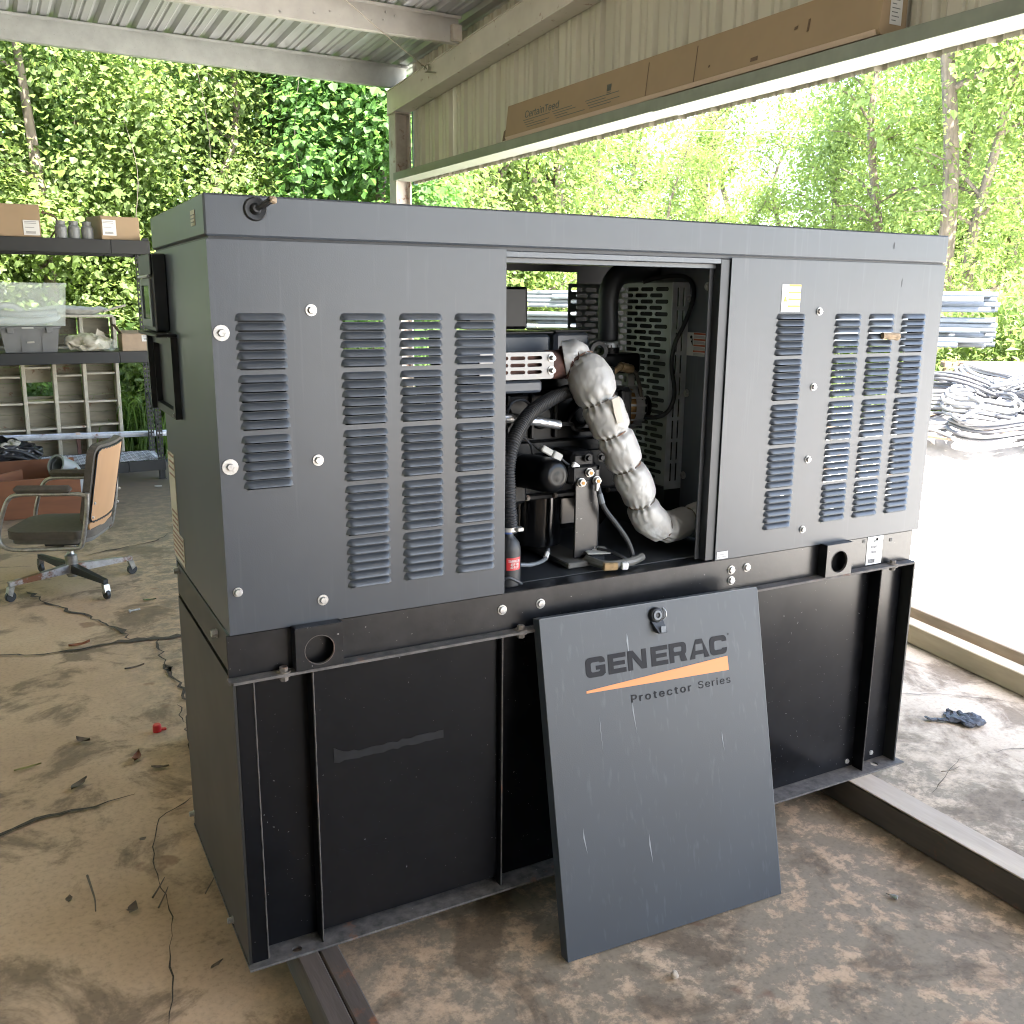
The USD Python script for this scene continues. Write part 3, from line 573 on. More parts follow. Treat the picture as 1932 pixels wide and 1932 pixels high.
for y, z in ((.687, .12), (.161, .098)): obj('side_bolt', hexbolt((-.003, y, z+.02), (-1, 0, 0), .008, .012, .010), M['zinc'], **G)
# frame rail
rl = obj('frame_rail', [box(-.008, 2.19, .003, .010, .8266, .9235, .001), box(.0, 2.19, .010, .06, .916, .9235, .001)], M['rail'], **G)
flp = sg.Polygon([(-.012, .003), (-.012, -.02), (-.004, -.03), (2.172, -.03), (2.183, -.022), (2.183, .003)])
obj('rail_flange', extr(flp, .0065).apply_translation([0, 0, .820]), M['dusty'], rl, world=True)
obj('rear_rail', box(0, 2.19, W_-.02, W_-.005, .82, .9235, .002), M['rail'], **G)
obj('end_rail', box(2.196, 2.203, .012, W_-.022, .82, .9235, .001), M['tankside'], **G)
for sx in (0,): obj('end_rail', box(-.002, .004, .012, W_-.022, .83, .922, .001), M['tankside'], **G)
def lift_plate(x0, x1):
    cx, cz = (x0+x1)/2, .871; ring = sg.Point(cx, cz).buffer(.035, quad_segs=10)
    p = obj('lifting_plate', [plate_y(sg.Polygon(rect(x0, x1, .8275, .928), [ring.exterior.coords]), -.031, .006), pbox(x0, x0+.005, -.025, .002, .828, .928), pbox(x1-.005, x1, -.025, .002, .828, .928), box(x0, x1, -.0248, .002, .9225, .928, .001)], M['rail'], **G)
    obj('bare_rim', pipe([(cx, -.0318, cz), (cx, -.0245, cz)], .0352, .0338, 32), M['dusty'], p, world=True)
lift_plate(.135, .245); lift_plate(1.772, 1.882)
for x, z in ((.674, .882), (.786, .882), (1.424, .889), (1.483, .889), (1.426, .857)): obj('rail_bolt', hexbolt((x, .0028, z), (0, -1, 0), .010, .006, .013), M['zinc'], **G)
for x, z in ((2.02, .908), (1.962, .907), (2.085, .898)): obj('rail_hole', pbox(x, x+.01, .0015, .0029, z, z+.010), M['rubber'], **G)
for x in (.11, .72, 2.09): obj('flange_bolt', [hexbolt((x, -.014, .8266), (0, 0, 1), .010, .010, .016), hexbolt((x, -.014, .8198), (0, 0, -1), .010, .012, .016)], M['rustbolt'], **G)
s = obj('barcode_sticker', box(1.982, 2.053, .0015, .0029, .831, .923, .0004), M['white'], **G)
rr = np.random.default_rng(8); xs = np.cumsum(rr.uniform(.0012, .0035, 14))
obj('barcode_print', [pbox(1.99+x, 1.99+x+w, .0008, .0015, .836, .850) for x, w in zip(xs, rr.uniform(.0006, .0022, 14))]+[pbox(2.0+k*.007, 2.0+k*.007+.005, .0008, .0015, z, z+.008) for z in (.868, .885) for k in range(4)]+[pbox(2.012, 2.02, .0008, .0015, .905, .911)], M['print'], s, world=True)
# fuel tank base
tk = obj('tank_body', [box(.004, 2.196, .030, .69, .1075, .8165, .003)], M['tank'], **G)
obj('tank_end', pbox(-.003, .0035, -.012, .694, .1072, .8195), M['tankside'], tk, world=True)
obj('tank_end', pbox(2.1965, 2.203, -.012, .694, .1072, .8195), M['tankside'], tk, world=True)
obj('corner_strip', box(.0037, .042, -.012, -.006, .1072, .8195, .001), M['tank'], tk, world=True)
for x in (.177, .668, 2.044): obj('gusset', pbox(x-.003, x+.003, -.012, .0296, .1072, .8195), M['tank'], tk, world=True)
obj('gusset', pbox(.037, .0425, -.0055, .0296, .1072, .8195), M['tank'], tk, world=True)
obj('recess_panel', box(.18, .665, .0052, .029, .125, .815, .003), M['tank'], tk, world=True)
for x in (.0425, .177, .668, 2.044): obj('weld_edge', tube([(x, -.0128, .11), (x, -.0128, .815)], .0016, 6), M['dusty'], tk, world=True)
bf = sg.Polygon(rect(-.006, 2.225, -.032, .69), [list(sg.Point(.112, -.008).buffer(.012).exterior.coords), list(sg.Point(2.12, .004).buffer(.013).exterior.coords)])
obj('base_flange', extr(bf, .006).apply_translation([0, 0, .101]), M['dusty'], tk, world=True)
def stick(x, z, w, ang):
    rs = np.random.default_rng(int(z*100)); t_ = np.linspace(0, w, 24); pl_ = sg.Polygon([(a, rs.uniform(-.002, .003)) for a in t_]+[(a, .02+rs.uniform(-.004, .003)+.02*math.exp(-a/.02)) for a in t_[::-1]]).buffer(0)
    return frame(extr(pl_, .0006), (x, .0046, z), (math.cos(ang), 0, math.sin(ang)), (-math.sin(ang), 0, math.cos(ang)), (0, -1, 0))
obj('tape_residue', [stick(.225, .565, .285, .012)], M['residue'], tk, world=True)
obj('tape_residue', [stick(.225, .30, .30, .012)], M['tank'], tk, world=True)
for x, z in ((2.015, .13), (2.13, .135)): obj('drain_plug', lathe([(0, .004), (.007, .004), (.009, 0)], 12, (0, -1, 0), (x, .0295, z)), M['zinc'], tk, world=True)
# ---------------------------------------------------------------- inside the doorway
V = np.array
def part(name, mesh, m, parent=None, smooth=35, label=None): return obj(name, mesh, M[m] if isinstance(m, str) else m, parent or gen, smooth, world=True, label=label)
part('base_pan', pbox(.03, 2.19, .064, .688, .9236, .9262), 'inner')
part('generator_head', lathe([(0, 0), (.20, 0), (.225, .03), (.225, .46), (.19, .50), (0, .50)], 32, (1, 0, 0), (.10, .37, 1.20)), 'block')
part('control_cabinet', box(.03, .30, .42, .68, 1.45, 1.74, .004), 'inner')
blk = part('engine_block', [box(.62, 1.25, .27, .56, 1.10, 1.40, .012), box(.64, 1.22, .25, .56, 1.225, 1.265, .006), box(.66, 1.2, .29, .54, 1.40, 1.46, .008)], 'block')
for x in np.arange(.67, 1.2, .075): part('block_rib', box(x, x+.012, .256, .272, 1.27, 1.395, .003), 'block', blk)
for x in (.80, .93, 1.06, 1.18): part('block_boss', lathe([(0, .012), (.035, .012), (.04, 0)], 20, (0, -1, 0), (x, .262, 1.335)), 'block', blk)
for x in (.80, .93, 1.06): part('core_plug', lathe([(.024, .002), (.03, .006), (.034, .002), (.034, 0)], 20, (0, -1, 0), (x, .249, 1.335)), 'gloss', blk)
sump = part('oil_sump', [box(.66, 1.20, .30, .56, .985, 1.10, .02), lathe([(.09, 0), (.09, .15), (0, .15)], 28, 'z', (.80, .335, .955)), lathe([(.07, 0), (.07, .15), (0, .15)], 28, 'z', (.955, .32, .955))], 'sumpm')
part('sump_flange', box(.655, 1.205, .245, .57, 1.098, 1.112, .003), 'block')
for x in np.arange(.70, 1.2, .09): part('sump_bolt', hexbolt((x, .2455, 1.106), (0, -1, 0), .006, .005, .008), 'rustbolt')
# top of the engine
vc = part('valve_cover', [box(.70, 1.005, .34, .52, 1.46, 1.555, .01), box(1.03, 1.15, .36, .52, 1.46, 1.558, .01)], 'bluegrey')
part('cover_lid', [box(.70, 1.01, .335, .525, 1.5552, 1.562, .002), box(1.027, 1.153, .355, .525, 1.5582, 1.565, .002)], 'block', vc)
p0, p1 = E(190, 350, .36), E(335, 670, .36)
part('air_box', [box(.74, p1[0], .34, .46, p1[2], p0[2], .006), box(.745, p1[0]-.01, .336, .342, p1[2]+.006, p0[2]-.006, .002)], 'gloss')
# exhaust manifold, heat shield
part('exhaust_manifold', [crumple(tm(tube(spline([(.74, .24, 1.475), (.93, .235, 1.475), (.99, .225, 1.48), (1.02, .21, 1.485)], 6), [.036]*6+[.04]*12+[.045], 16)), .004, 40, 3), lathe([(0, .012), (.05, .012), (.05, 0), (0, 0)], 6, (1, 0, -.1), (.975, .225, 1.482))], 'manifold')
a, b = E(190, 845, .185), E(560, 1045, .185); hx0, hx1, hz0, hz1 = .70, b[0]-.003, b[2], a[2]-.002
shp = sg.Polygon(rect(hx0, hx1, hz0, hz1)).buffer(-.008).buffer(.008, quad_segs=3)
sl3 = [slot(cx, hz0+.019+k*.0185, .045, .0098) for k in range(3) for cx in (hx1-.161, hx1-.110, hx1-.059)]
sh = part('heat_shield', [plate_y(holes(list(shp.exterior.coords), sl3), .183, .0022), pbox(hx0, hx1-.006, .1855, .235, hz1-.002, hz1)], 'shield')
part('shield_back', pbox(hx0+.01, hx1-.01, .20, .205, hz0+.01, hz1-.01), 'manifold', sh)
for k, z in ((0, hz1-.016), (1, hz0+.022)): part('shield_bolt', hexbolt((hx1-.008, .1828, z), (0, -1, 0), .007, .013, .011), 'zinc', sh)
part('shield_skirt', box(.70, hx1-.03, .19, .26, hz0-.036, hz0-.004, .006), 'bluegrey')
# wrapped exhaust pipe with its ties
path = [E(640, 915, .235), E(740, 900, .215), E(800, 975, .19), E(845, 1080, .165), E(900, 1215, .15), E(955, 1340, .145), E(1005, 1460, .14), E(1060, 1590, .135), E(1112, 1715, .13), E(1170, 1840, .125), E6(1222, 775, .125), E6(1262, 868, .125), E6(1360, 955, .135), E6(1450, 945, .145), E6(1560, 905, .15), E6(1680, 862, .155)]
C = spline(path, 20); d = np.r_[0, np.cumsum(np.linalg.norm(np.diff(C, axis=0), axis=1))]
ties = [d[27], d[80], d[120], d[160], d[200], d[240]+.01, d[280]+.01]
rad = np.interp(d, [0, d[25], d[53], d[80], d[137], d[203], d[-1]], [.056, .052, .063, .060, .053, .050, .044])
base = rad.copy()
for t in ties: rad = rad*(1-.24*np.exp(-((d-t)/.009)**2)-.05*np.exp(-((d-t)/.03)**2))
NS = 84
w = tube(C, rad, NS); nV = len(C)*NS; ang = np.tile(np.arange(NS)/NS*2*PI, len(C)); dd = np.repeat(d, NS); v = w.vertices.copy(); cc = np.repeat(C, NS, axis=0)
near = np.zeros(nV)
for t in ties: near = np.maximum(near, np.exp(-(np.abs(dd-t)/.013)))
fold = near*.0062*np.sin(ang*9+9*meshkit.noise(np.c_[dd*9, ang*0, ang*0], 3)+4*np.sin(ang*2))
dirr = v[:nV]-cc; dirr /= np.linalg.norm(dirr, axis=1, keepdims=True)
qn = meshkit.fbm(np.c_[np.cos(ang)*1.5, np.sin(ang)*1.5, dd*11]*1.6, 3, 14)
big = (meshkit.fbm(v[:nV]*22, 3, 4)-.5)*.011-.0010*np.exp(-((qn-.5)/.04)**2)
v[:nV] += dirr*(fold+big)[:, None]; w.vertices = v
ex = part('wrapped_exhaust_pipe', w, 'silver', smooth=True, label='silver cloth wrapped exhaust pipe, tied at intervals')
for t in ties:
    c = np.array([np.interp(t, d, C[:, k]) for k in range(3)]); c2 = np.array([np.interp(t+.004, d, C[:, k]) for k in range(3)]); ax = c2-c; ax /= np.linalg.norm(ax)
    rr_ = np.interp(t, d, rad)*1.06; x = np.cross([0, 0, 1.], ax); x /= np.linalg.norm(x); y = np.cross(ax, x)
    part('tie_wire', tube([c+rr_*(math.cos(q)*x+math.sin(q)*y) for q in np.linspace(0, 2*PI, 26)], .0022, 6), 'rustbolt', ex)
q0 = at(905.6+.25*1040, 452.8+.25*1290, y=.085)
part('cloth_tag', frame(crumple(box(-.013, .013, -.035, .035, 0, .001, .0003).subdivide().subdivide(), .003, 30), q0, V([.95, .1, .28]), V([-.28, 0, .96]), V([.1, -1, 0])), 'cream', ex)
# corrugated hose, silver sleeved pipe
hp = spline([E(760, 1130, .24), E(640, 1150, .22), E(520, 1210, .19), (E(400, 1290, .16)), E(310, 1400, .13), E(245, 1540, .10), E(212, 1700, .085), E(212, 1850, .075), E6(218, 800, .07), E6(232, 1000, .068)], 10)
dn = np.r_[0, np.cumsum(np.linalg.norm(np.diff(hp, axis=0), axis=1))]; s_ = np.linspace(0, dn[-1], 560); hp2 = np.stack([np.interp(s_, dn, hp[:, k]) for k in range(3)], 1)
part('corrugated_hose', tube(hp2, .0185+.0016*np.sin(s_/.0052*2*PI*.75), 16), 'rubber', smooth=True)
sp = part('sleeved_pipe', [tube(spline([E(100, 1340, .2), E(320, 1355, .2), E(600, 1395, .2)], 6), .0125, 12)], 'foil')
part('sleeve_band', tube([E(245, 1345, .2), E(280, 1350, .2)], .0135, 12), 'rubber', sp)
for pts, r_ in (([E(600, 1390, .2), E(690, 1390, .22), E(720, 1430, .22), E(860, 1430, .22)], .006), ([E(660, 1390, .21), E(690, 1330, .23), E(760, 1250, .24), E(830, 1240, .24)], .004), ([E(200, 1320, .22), E(240, 1230, .235), E(320, 1205, .235), E(400, 1260, .235)], .004), ([E(730, 1440, .22), E(800, 1380, .21), E(850, 1280, .22)], .003)): part('wiring', tube(spline(pts, 8), r_, 8), 'rubber')
# oil filter
ax = E(610, 1790, .06)-E(330, 1740, .22); o = E(330, 1740, .22); Lf = np.linalg.norm(ax)*.92
of = part('oil_filter', lathe([(.030, -.01), (.047, 0), (.0475, .01), (.0475, Lf*.72), (.046, Lf*.76), (.046, Lf*.80), (.0445, Lf*.88), (.040, Lf*.945), (.033, Lf*.985), (.022, Lf), (.0205, Lf-.002), (.012, Lf-.0005), (0, Lf)], 36, ax, o), 'gloss', smooth=70)
part('filter_bracket', [box(.70, .86, .21, .30, 1.10, 1.155, .008), box(.70, .86, .20, .30, 1.165, 1.20, .008)], 'block')
# fuel pump plate with its three terminals, strap bracket
pl = E6(815, 600, .125); part('terminal_block', [box(pl[0]-.055, pl[0]+.04, .128, .24, 1.155, 1.215, .012), box(pl[0]-.045, pl[0]+.03, .136, .25, 1.20, 1.245, .01)], 'block')
for u, v_, m in ((825, 1755, 'zinc'), (765, 1830, 'zinc'), (880, 1815, 'zinc')):
    e = E(u, v_, .124); part('terminal_nut', hexbolt(e, (-.15, -1, .05), .0105, .011, .0125), m); part('stud', lathe([(.005, 0), (.005, .016), (0, .016)], 10, (-.15, -1, .05), e), 'copper')
for u, v_ in ((815, 1645), (912, 1640)): part('black_bolt', hexbolt(E(u, v_, .128), (0, -1, 0), .008, .008, .012), 'block')
s0, s1 = E6(722, 700, .13), E6(893, 1120, .13); part('mounting_strap', box(s0[0], s1[0]-.004, .13, .138, s1[2]-.02, s0[2]+.06, .002), 'rail')
part('stay_plate', frame(box(0, .06, 0, .25, 0, .004, .001), E6(880, 1100, .16)+V([.0, .0, -.02]), V([.3, 1, 0])/1.044, V([0, 0, 1]), V([1, -.3, 0])/1.044), 'inner')
cab = spline([E6(885, 640, .115), E6(905, 720, .108), E6(940, 820, .10), E6(1030, 940, .09), E6(1100, 1040, .085), E6(1140, 1130, .082), E6(1152, 1210, .08), E6(1140, 1275, .085)], 8)
bc = part('battery_cable', tube(cab, .0075, 10), 'rubber'); part('cable_sleeve', tube(cab[7:14], .0088, 10), 'bulk', bc); part('cable_lug', box(*[x for k in range(3) for x in (E6(883, 655, .112)[k]-.006-.006*(k == 2), E6(883, 655, .112)[k]+.006+.006*(k == 2))], .002), 'zinc', bc)
e = E(540, 1610, .15); part('connector', [frame(box(-.035, .0, -.009, .009, -.009, .009, .003), e, V([.86, -.1, -.5]), V([.1, 1, .0]), V([.5, .05, .86])), frame(box(.002, .03, -.012, .012, -.011, .011, .003), e, V([.86, -.1, -.5]), V([.1, 1, .0]), V([.5, .05, .86]))], 'connector')
e = E(720, 1710, .14); part('connector', frame(box(-.014, .014, -.009, .009, -.009, .009, .003), e, V([.8, 0, -.6]), V([0, 1, 0]), V([.6, 0, .8])), 'white')
for pts in ([E(400, 1540, .18), E(440, 1580, .17), E(480, 1595, .16)], [E(600, 1640, .15), E(660, 1690, .15), E(700, 1700, .145)], [E(690, 1720, .14), E(675, 1760, .14), E(690, 1785, .14), E(720, 1785, .15)], [E(330, 1490, .2), E(380, 1545, .19), E(400, 1620, .19)]): part('wiring', tube(spline(pts, 6), .0035, 8), 'rubber')
# alternator
ao, aa = E(1150, 1260, .37), V([.55, -.10, -.02]); aa /= np.linalg.norm(aa); ao = ao-aa*.05
al = part('alternator', lathe([(0, -.055), (.03, -.055), (.055, -.045), (.064, -.025), (.066, -.004), (.066, .002)], 32, aa, ao), 'alu'); part('alternator_front', lathe([(.066, .034), (.066, .045), (.058, .066), (.03, .075), (0, .075)], 32, aa, ao), 'alu', al)
part('windings', lathe([(.06, .0), (.0615, .004), (.0615, .032), (.06, .036)], 32, aa, ao), 'copper', al)
xx = np.cross([0, 0, 1.], aa); xx /= np.linalg.norm(xx); yy = np.cross(aa, xx)
part('vent_fins', [frame(pbox(-.003, .003, .0655, .068, -.03, .065), ao, math.cos(q)*xx+math.sin(q)*yy, -math.sin(q)*xx+math.cos(q)*yy, aa) for q in np.linspace(0, 2*PI, 18, endpoint=False)], 'alu', al)
part('pulley', lathe([(.02, .08), (.036, .08), (.036, .084), (.028, .089), (.036, .094), (.036, .098), (0, .098)], 24, aa, ao), 'block', al)
part('mount_ear', [frame(plate_y(sg.Point(0, .085).buffer(.02).union(sg.box(-.02, .05, .02, .085)).difference(sg.Point(0, .085).buffer(.009)), -.01, .022), ao+aa*.03, xx, aa, yy)], 'alu', al)
# radiator hose elbow, clamp, thermostat housing
rp = spline([E(968, 760, .42), E(968, 640, .42), E(968, 480, .42), E(985, 360, .42), E(1050, 265, .43), E(1180, 235, .45), E(1400, 225, .5), E(1560, 222, .55)], 8)
part('radiator_hose', tube(rp, np.interp(np.arange(len(rp)), [0, 24, 40, len(rp)], [.031, .031, .034, .034]), 24), 'inner', smooth=True)
e = E(970, 790, .42); part('hose_clamp', [lathe([(.0325, -.007), (.034, -.007), (.034, .007), (.0325, .007)], 24, 'z', e), box(e[0]-.05, e[0]-.028, e[1]-.03, e[1]-.012, e[2]-.007, e[2]+.008, .002)], 'galv')
part('thermostat_housing', [box(e[0]-.05, e[0]+.09, e[1]-.05, e[1]+.05, e[2]-.085, e[2]-.025, .008), lathe([(.034, 0), (.034, .03), (0, .03)], 20, 'z', (e[0], e[1], e[2]-.03))], 'block')
e = E(880, 835, .34); part('rubber_ring', lathe([(.016, 0), (.016, .022), (.027, .024), (.03, .012), (.027, 0), (.016, 0)], 28, (-.25, -1, .02), e), 'rubber'); part('sensor', [tube([E(1000, 1000, .3), E(1060, 955, .32)], .009, 10), tube([E(1060, 955, .32), E(1140, 975, .33)], .014, 12)], 'brass')
# fan guard of punched sheet, its galvanised post, bulkhead, warning label
XF = 1.40
def slots(y0, y1, z0, z1, pitch, L, h, row, lim0, lim1):
    o = []; k = 0; z = z1-row
    while z > z0+row*.7:
        y = y0+pitch*(.5 if k % 2 else .12)
        while y+L < y1-.004: o.append(slot(y+L/2, z, L, h)); y += pitch
        z -= row; k += 1
    return o
part('fan_guard', plate_x(holes(rect(.305, .625, 1.085, 1.702), slots(.312, .625, 1.085, 1.702, .0765, .066, .0124, .0186, 0, 0)), XF, .002), 'guard', smooth=False)
part('fan_guard', plate_y(holes(rect(1.235, 1.3985, 1.085, 1.70), slots(1.238, 1.398, 1.085, 1.70, .0545, .044, .0124, .0186, 0, 0)), .6255, .002), 'guard', smooth=False)
xs2 = (XF+.0205, XF+.041)
part('guard_post', plate_y(holes(rect(XF-.001, XF+.062, 1.075, 1.703), [slot(x, 1.66-.0665*k, .0078, .058) for x in xs2 for k in range(9)]), .2995, .003), 'galv', smooth=False)
part('bulkhead', [pbox(1.462, 1.465, .036, .62, .93, 1.752)], 'bulk'); part('bulkhead_foot', pbox(1.40, 1.4615, .30, .62, .93, 1.08), 'inner')
part('radiator_core', [pbox(1.45, 1.455, .31, .60, 1.09, 1.70)], 'block')
for k, (u, v_) in enumerate(((1560, 1155), (1535, 1775), (1585, 440), (1720, 350))):
    e = at(905.6+.25*u, 452.8+.25*v_, x=1.4617); part('bulkhead_bolt', hexbolt(e, (-1, 0, 0), .008, .006, .012), 'zinc')
a, b = at(905.6+.25*1555, 452.8+.25*695, x=1.4615), at(905.6+.25*1742, 452.8+.25*895, x=1.4615); y0, y1, z0, z1 = b[1], a[1], b[2]+.004, a[2]
wl = part('warning_label', pbox(1.4605, 1.4618, y0, y1, z0, z1), 'white')
ym = y1-(y1-y0)*.33; h = (z1-z0)/4
part('colour_bands', [pbox(1.4595, 1.4605, y0, ym, z1-h*k-h*.36, z1-h*k-h*.04) for k in range(4)], 'orangeband', wl); part('fine_print', [pbox(1.4597, 1.4605, ym-(ym-y0)*w_, ym-.001, z1-h*k-h*f-.0012, z1-h*k-h*f) for k in range(4) for f, w_ in ((.52, .6), (.68, .9), (.84, .75))], 'print', wl)
part('pictogram', [plate_x(sg.Polygon([(ym+.004, z0+.03), (ym+.012, z0+.042), (ym+.006, z0+.052)]), 1.4595, .001), plate_x(sg.Point(ym+.012, z0+.055).buffer(.005), 1.4595, .001)], 'printdark', wl)
lp = [E(1230, 318, .42), E(1330, 288, .40), E(1480, 270, .36), E(1570, 290, .31), E(1612, 370, .27), E(1600, 480, .26), E(1540, 640, .26), E(1480, 760, .26), E(1450, 880, .265), E(1448, 985, .27), E(1465, 1100, .27), E(1462, 1200, .27), E(1420, 1290, .28), E(1340, 1335, .30), E(1220, 1335, .33), E(1100, 1295, .36)]
part('cable_loop', tube(spline(lp, 10), .0068, 10), 'rubber', smooth=True); part('thin_cable', tube(spline([E(1120, 975, .33), E(1170, 1000, .33), E(1200, 1080, .32), E(1215, 1190, .32), E(1232, 1310, .32)], 8), .006, 10), 'fabric')
# floor of the bay: cross bar, ground plate, clips, dark bottle heater with red label
part('cross_bar', [box(.93, 1.02, .10, .56, .93, .945, .003)], 'olive')
gp = part('ground_plate', frame(box(0, .065, 0, .07, 0, .004, .001), V([.995, .105, .962]), V([.94, -.34, 0]), V([.34, .94, 0]), V([0, 0, 1])), 'connector'); part('ground_bolt', [hexbolt((1.035, .135, .966), (0, 0, 1), .007, .006, .011), lathe([(.0045, 0), (.0045, .028), (0, .028)], 10, 'z', (1.035, .135, .966))], 'zinc', gp)
part('plate_pad', box(1.0, 1.055, .1, .16, .93, .961, .01), 'inner'); part('ground_cable', tube(spline([(1.04, .125, .968), (1.06, .09, .965), (1.075, .06, .958), (1.085, .05, .95)], 6), .006, 8), 'rubber')
part('cable_clip', [frame(box(-.022, .022, -.012, .012, 0, .022, .003), V([1.028, .045, .93]), V([.96, -.2, 0]), V([.2, .96, 0]), V([0, 0, 1]))], 'brass'); part('cable_clip', frame(box(-.01, .01, -.012, .012, 0, .02, .003), V([1.068, .035, .93]), V([.96, -.2, 0]), V([.2, .96, 0]), V([0, 0, 1])), 'white')
part('bay_hose', tube(spline([(1.0, .12, .945), (1.02, .05, .943), (1.10, .05, .943), (1.16, .08, .942)], 8), .012, 10), 'olive')
bo = V([.724, .066, .9262]); bt = part('bottle_heater', lathe([(0, 0), (.031, 0), (.0325, .004), (.0325, .095), (.029, .112), (.019, .124), (.0135, .130), (.0135, .137)], 28, 'z', bo), 'rubber', smooth=50)
part('blue_ring', lathe([(.012, .136), (.0165, .137), (.0165, .142), (.012, .143)], 20, 'z', bo), 'blue', bt); part('bottle_clamp', [lathe([(.0195, .143), (.022, .143), (.022, .154), (.0195, .154)], 24, 'z', bo), box(bo[0]+.012, bo[0]+.03, bo[1]-.03, bo[1]-.012, bo[2]+.144, bo[2]+.154, .002)], 'zinc', bt)
def wrap(x0, x1, z0, z1, r_, a0):
    n = 14; s = np.linspace(x0, x1, n); aa_ = a0+s/r_; A = np.c_[bo[0]+r_*np.sin(aa_), bo[1]-r_*np.cos(aa_)]; Vv = np.vstack([np.c_[A, np.full(n, bo[2]+z0)], np.c_[A, np.full(n, bo[2]+z1)]]); i = np.arange(n-1); return (Vv, np.c_[i, i+1, n+i+1, n+i])
part('red_label', wrap(-.022, .022, .045, .078, .0331, .05), 'red', bt)
def wraptext(t, h_, x, z, wid):
    m = meshkit.text_mesh(t, h_, .0003, True); b_ = m.bounds; v_ = m.vertices; s = x+(v_[:, 0]-b_[0][0])*wid/(b_[1][0]-b_[0][0]); r_ = .0334+v_[:, 2]; q = .05+s/.0331
    m.vertices = np.c_[bo[0]+r_*np.sin(q), bo[1]-r_*np.cos(q), bo[2]+z+v_[:, 1]]; return m
part('label_print', [wraptext('TEMPERATURE', .006, -.017, .066, .034), wraptext('40 F ON', .006, -.011, .058, .024), wraptext('60 F OFF', .006, -.011, .050, .024)], 'white', bt, smooth=False)
part('heater_lead', tube(spline([(.755, .06, .975), (.80, .07, .968), (.86, .11, .965), (.90, .16, .975)], 8), .0055, 8), 'bulk'); part('lead_sleeve', tube(spline([(.865, .115, .9655), (.885, .14, .971)], 4), .0072, 8), 'white'); part('heater_lead', tube(spline([(.69, .045, .945), (.71, .036, .952), (.735, .035, .94), (.75, .04, .93)], 6), .004, 8), 'inner')
# ================================================================ the door panel leaning against the machine
dA = V([.7404, -.2433, .002]); dd_ = V([.99846, -.0552, .0]); dd_ /= np.linalg.norm(dd_); du = V([.0069, .2181, .9759]); du -= dd_*(du@dd_); du /= np.linalg.norm(du); dn = np.cross(dd_, du)   # points into the machine; front is -dn
DW, DH = .6907, .8797; dn_ = -dn if dn[1] > 0 else dn
door = thing('door_panel', 'removed dark grey door panel with black and orange lettering leaning on the generator', 'door panel', tuple(dA))
def D3(m): return frame(m, dA, dd_, du, np.cross(dd_, du))         # local: s, t, n (n towards the viewer is +)
assert np.cross(dd_, du)[1] < 0
def dpart(name, m, mt, parent=door, smooth=35): return obj(name, D3(m), M[mt], parent, smooth, world=True)
fc = dpart('panel', [box(0, DW, 0, DH, -.002, 0, .0006), box(0, .0018, 0, DH, -.036, -.0021, .0005), box(DW-.0018, DW, 0, DH, -.036, -.0021, .0005), box(.0019, DW-.0019, 0, .0018, -.036, -.0021, .0005), box(.0019, DW-.0019, DH-.0018, DH, -.036, -.0021, .0005)], 'door')
dpart('edge_wear', [pbox(DW-.0012, DW+.0006, .01, DH-.004, -.0006, .0004), pbox(.004, DW-.004, DH-.0009, DH+.0005, -.0006, .0003)], 'bulk', fc)
T0 = .0006
def wtext(t, h_, s, tt, wid, bold, mt, name, slant=0, gap=0):
    if gap:
        ms = []; x = 0
        for ch in t:
            if ch == ' ': x += h_*.5; continue
            m = meshkit.text_mesh(ch, h_, T0, bold); m.apply_translation([x-m.bounds[0][0], 0, 0]); x = m.bounds[1][0]+gap; ms.append(m)
        m = trimesh.util.concatenate(ms)
    else: m = meshkit.text_mesh(t, h_, T0, bold); m.apply_translation([-m.bounds[0][0], 0, 0])
    sc = wid/m.bounds[1][0]; m.apply_scale([sc, 1, 1]); m.apply_translation([s, tt, .0004]); return dpart(name, m, mt, door, False)
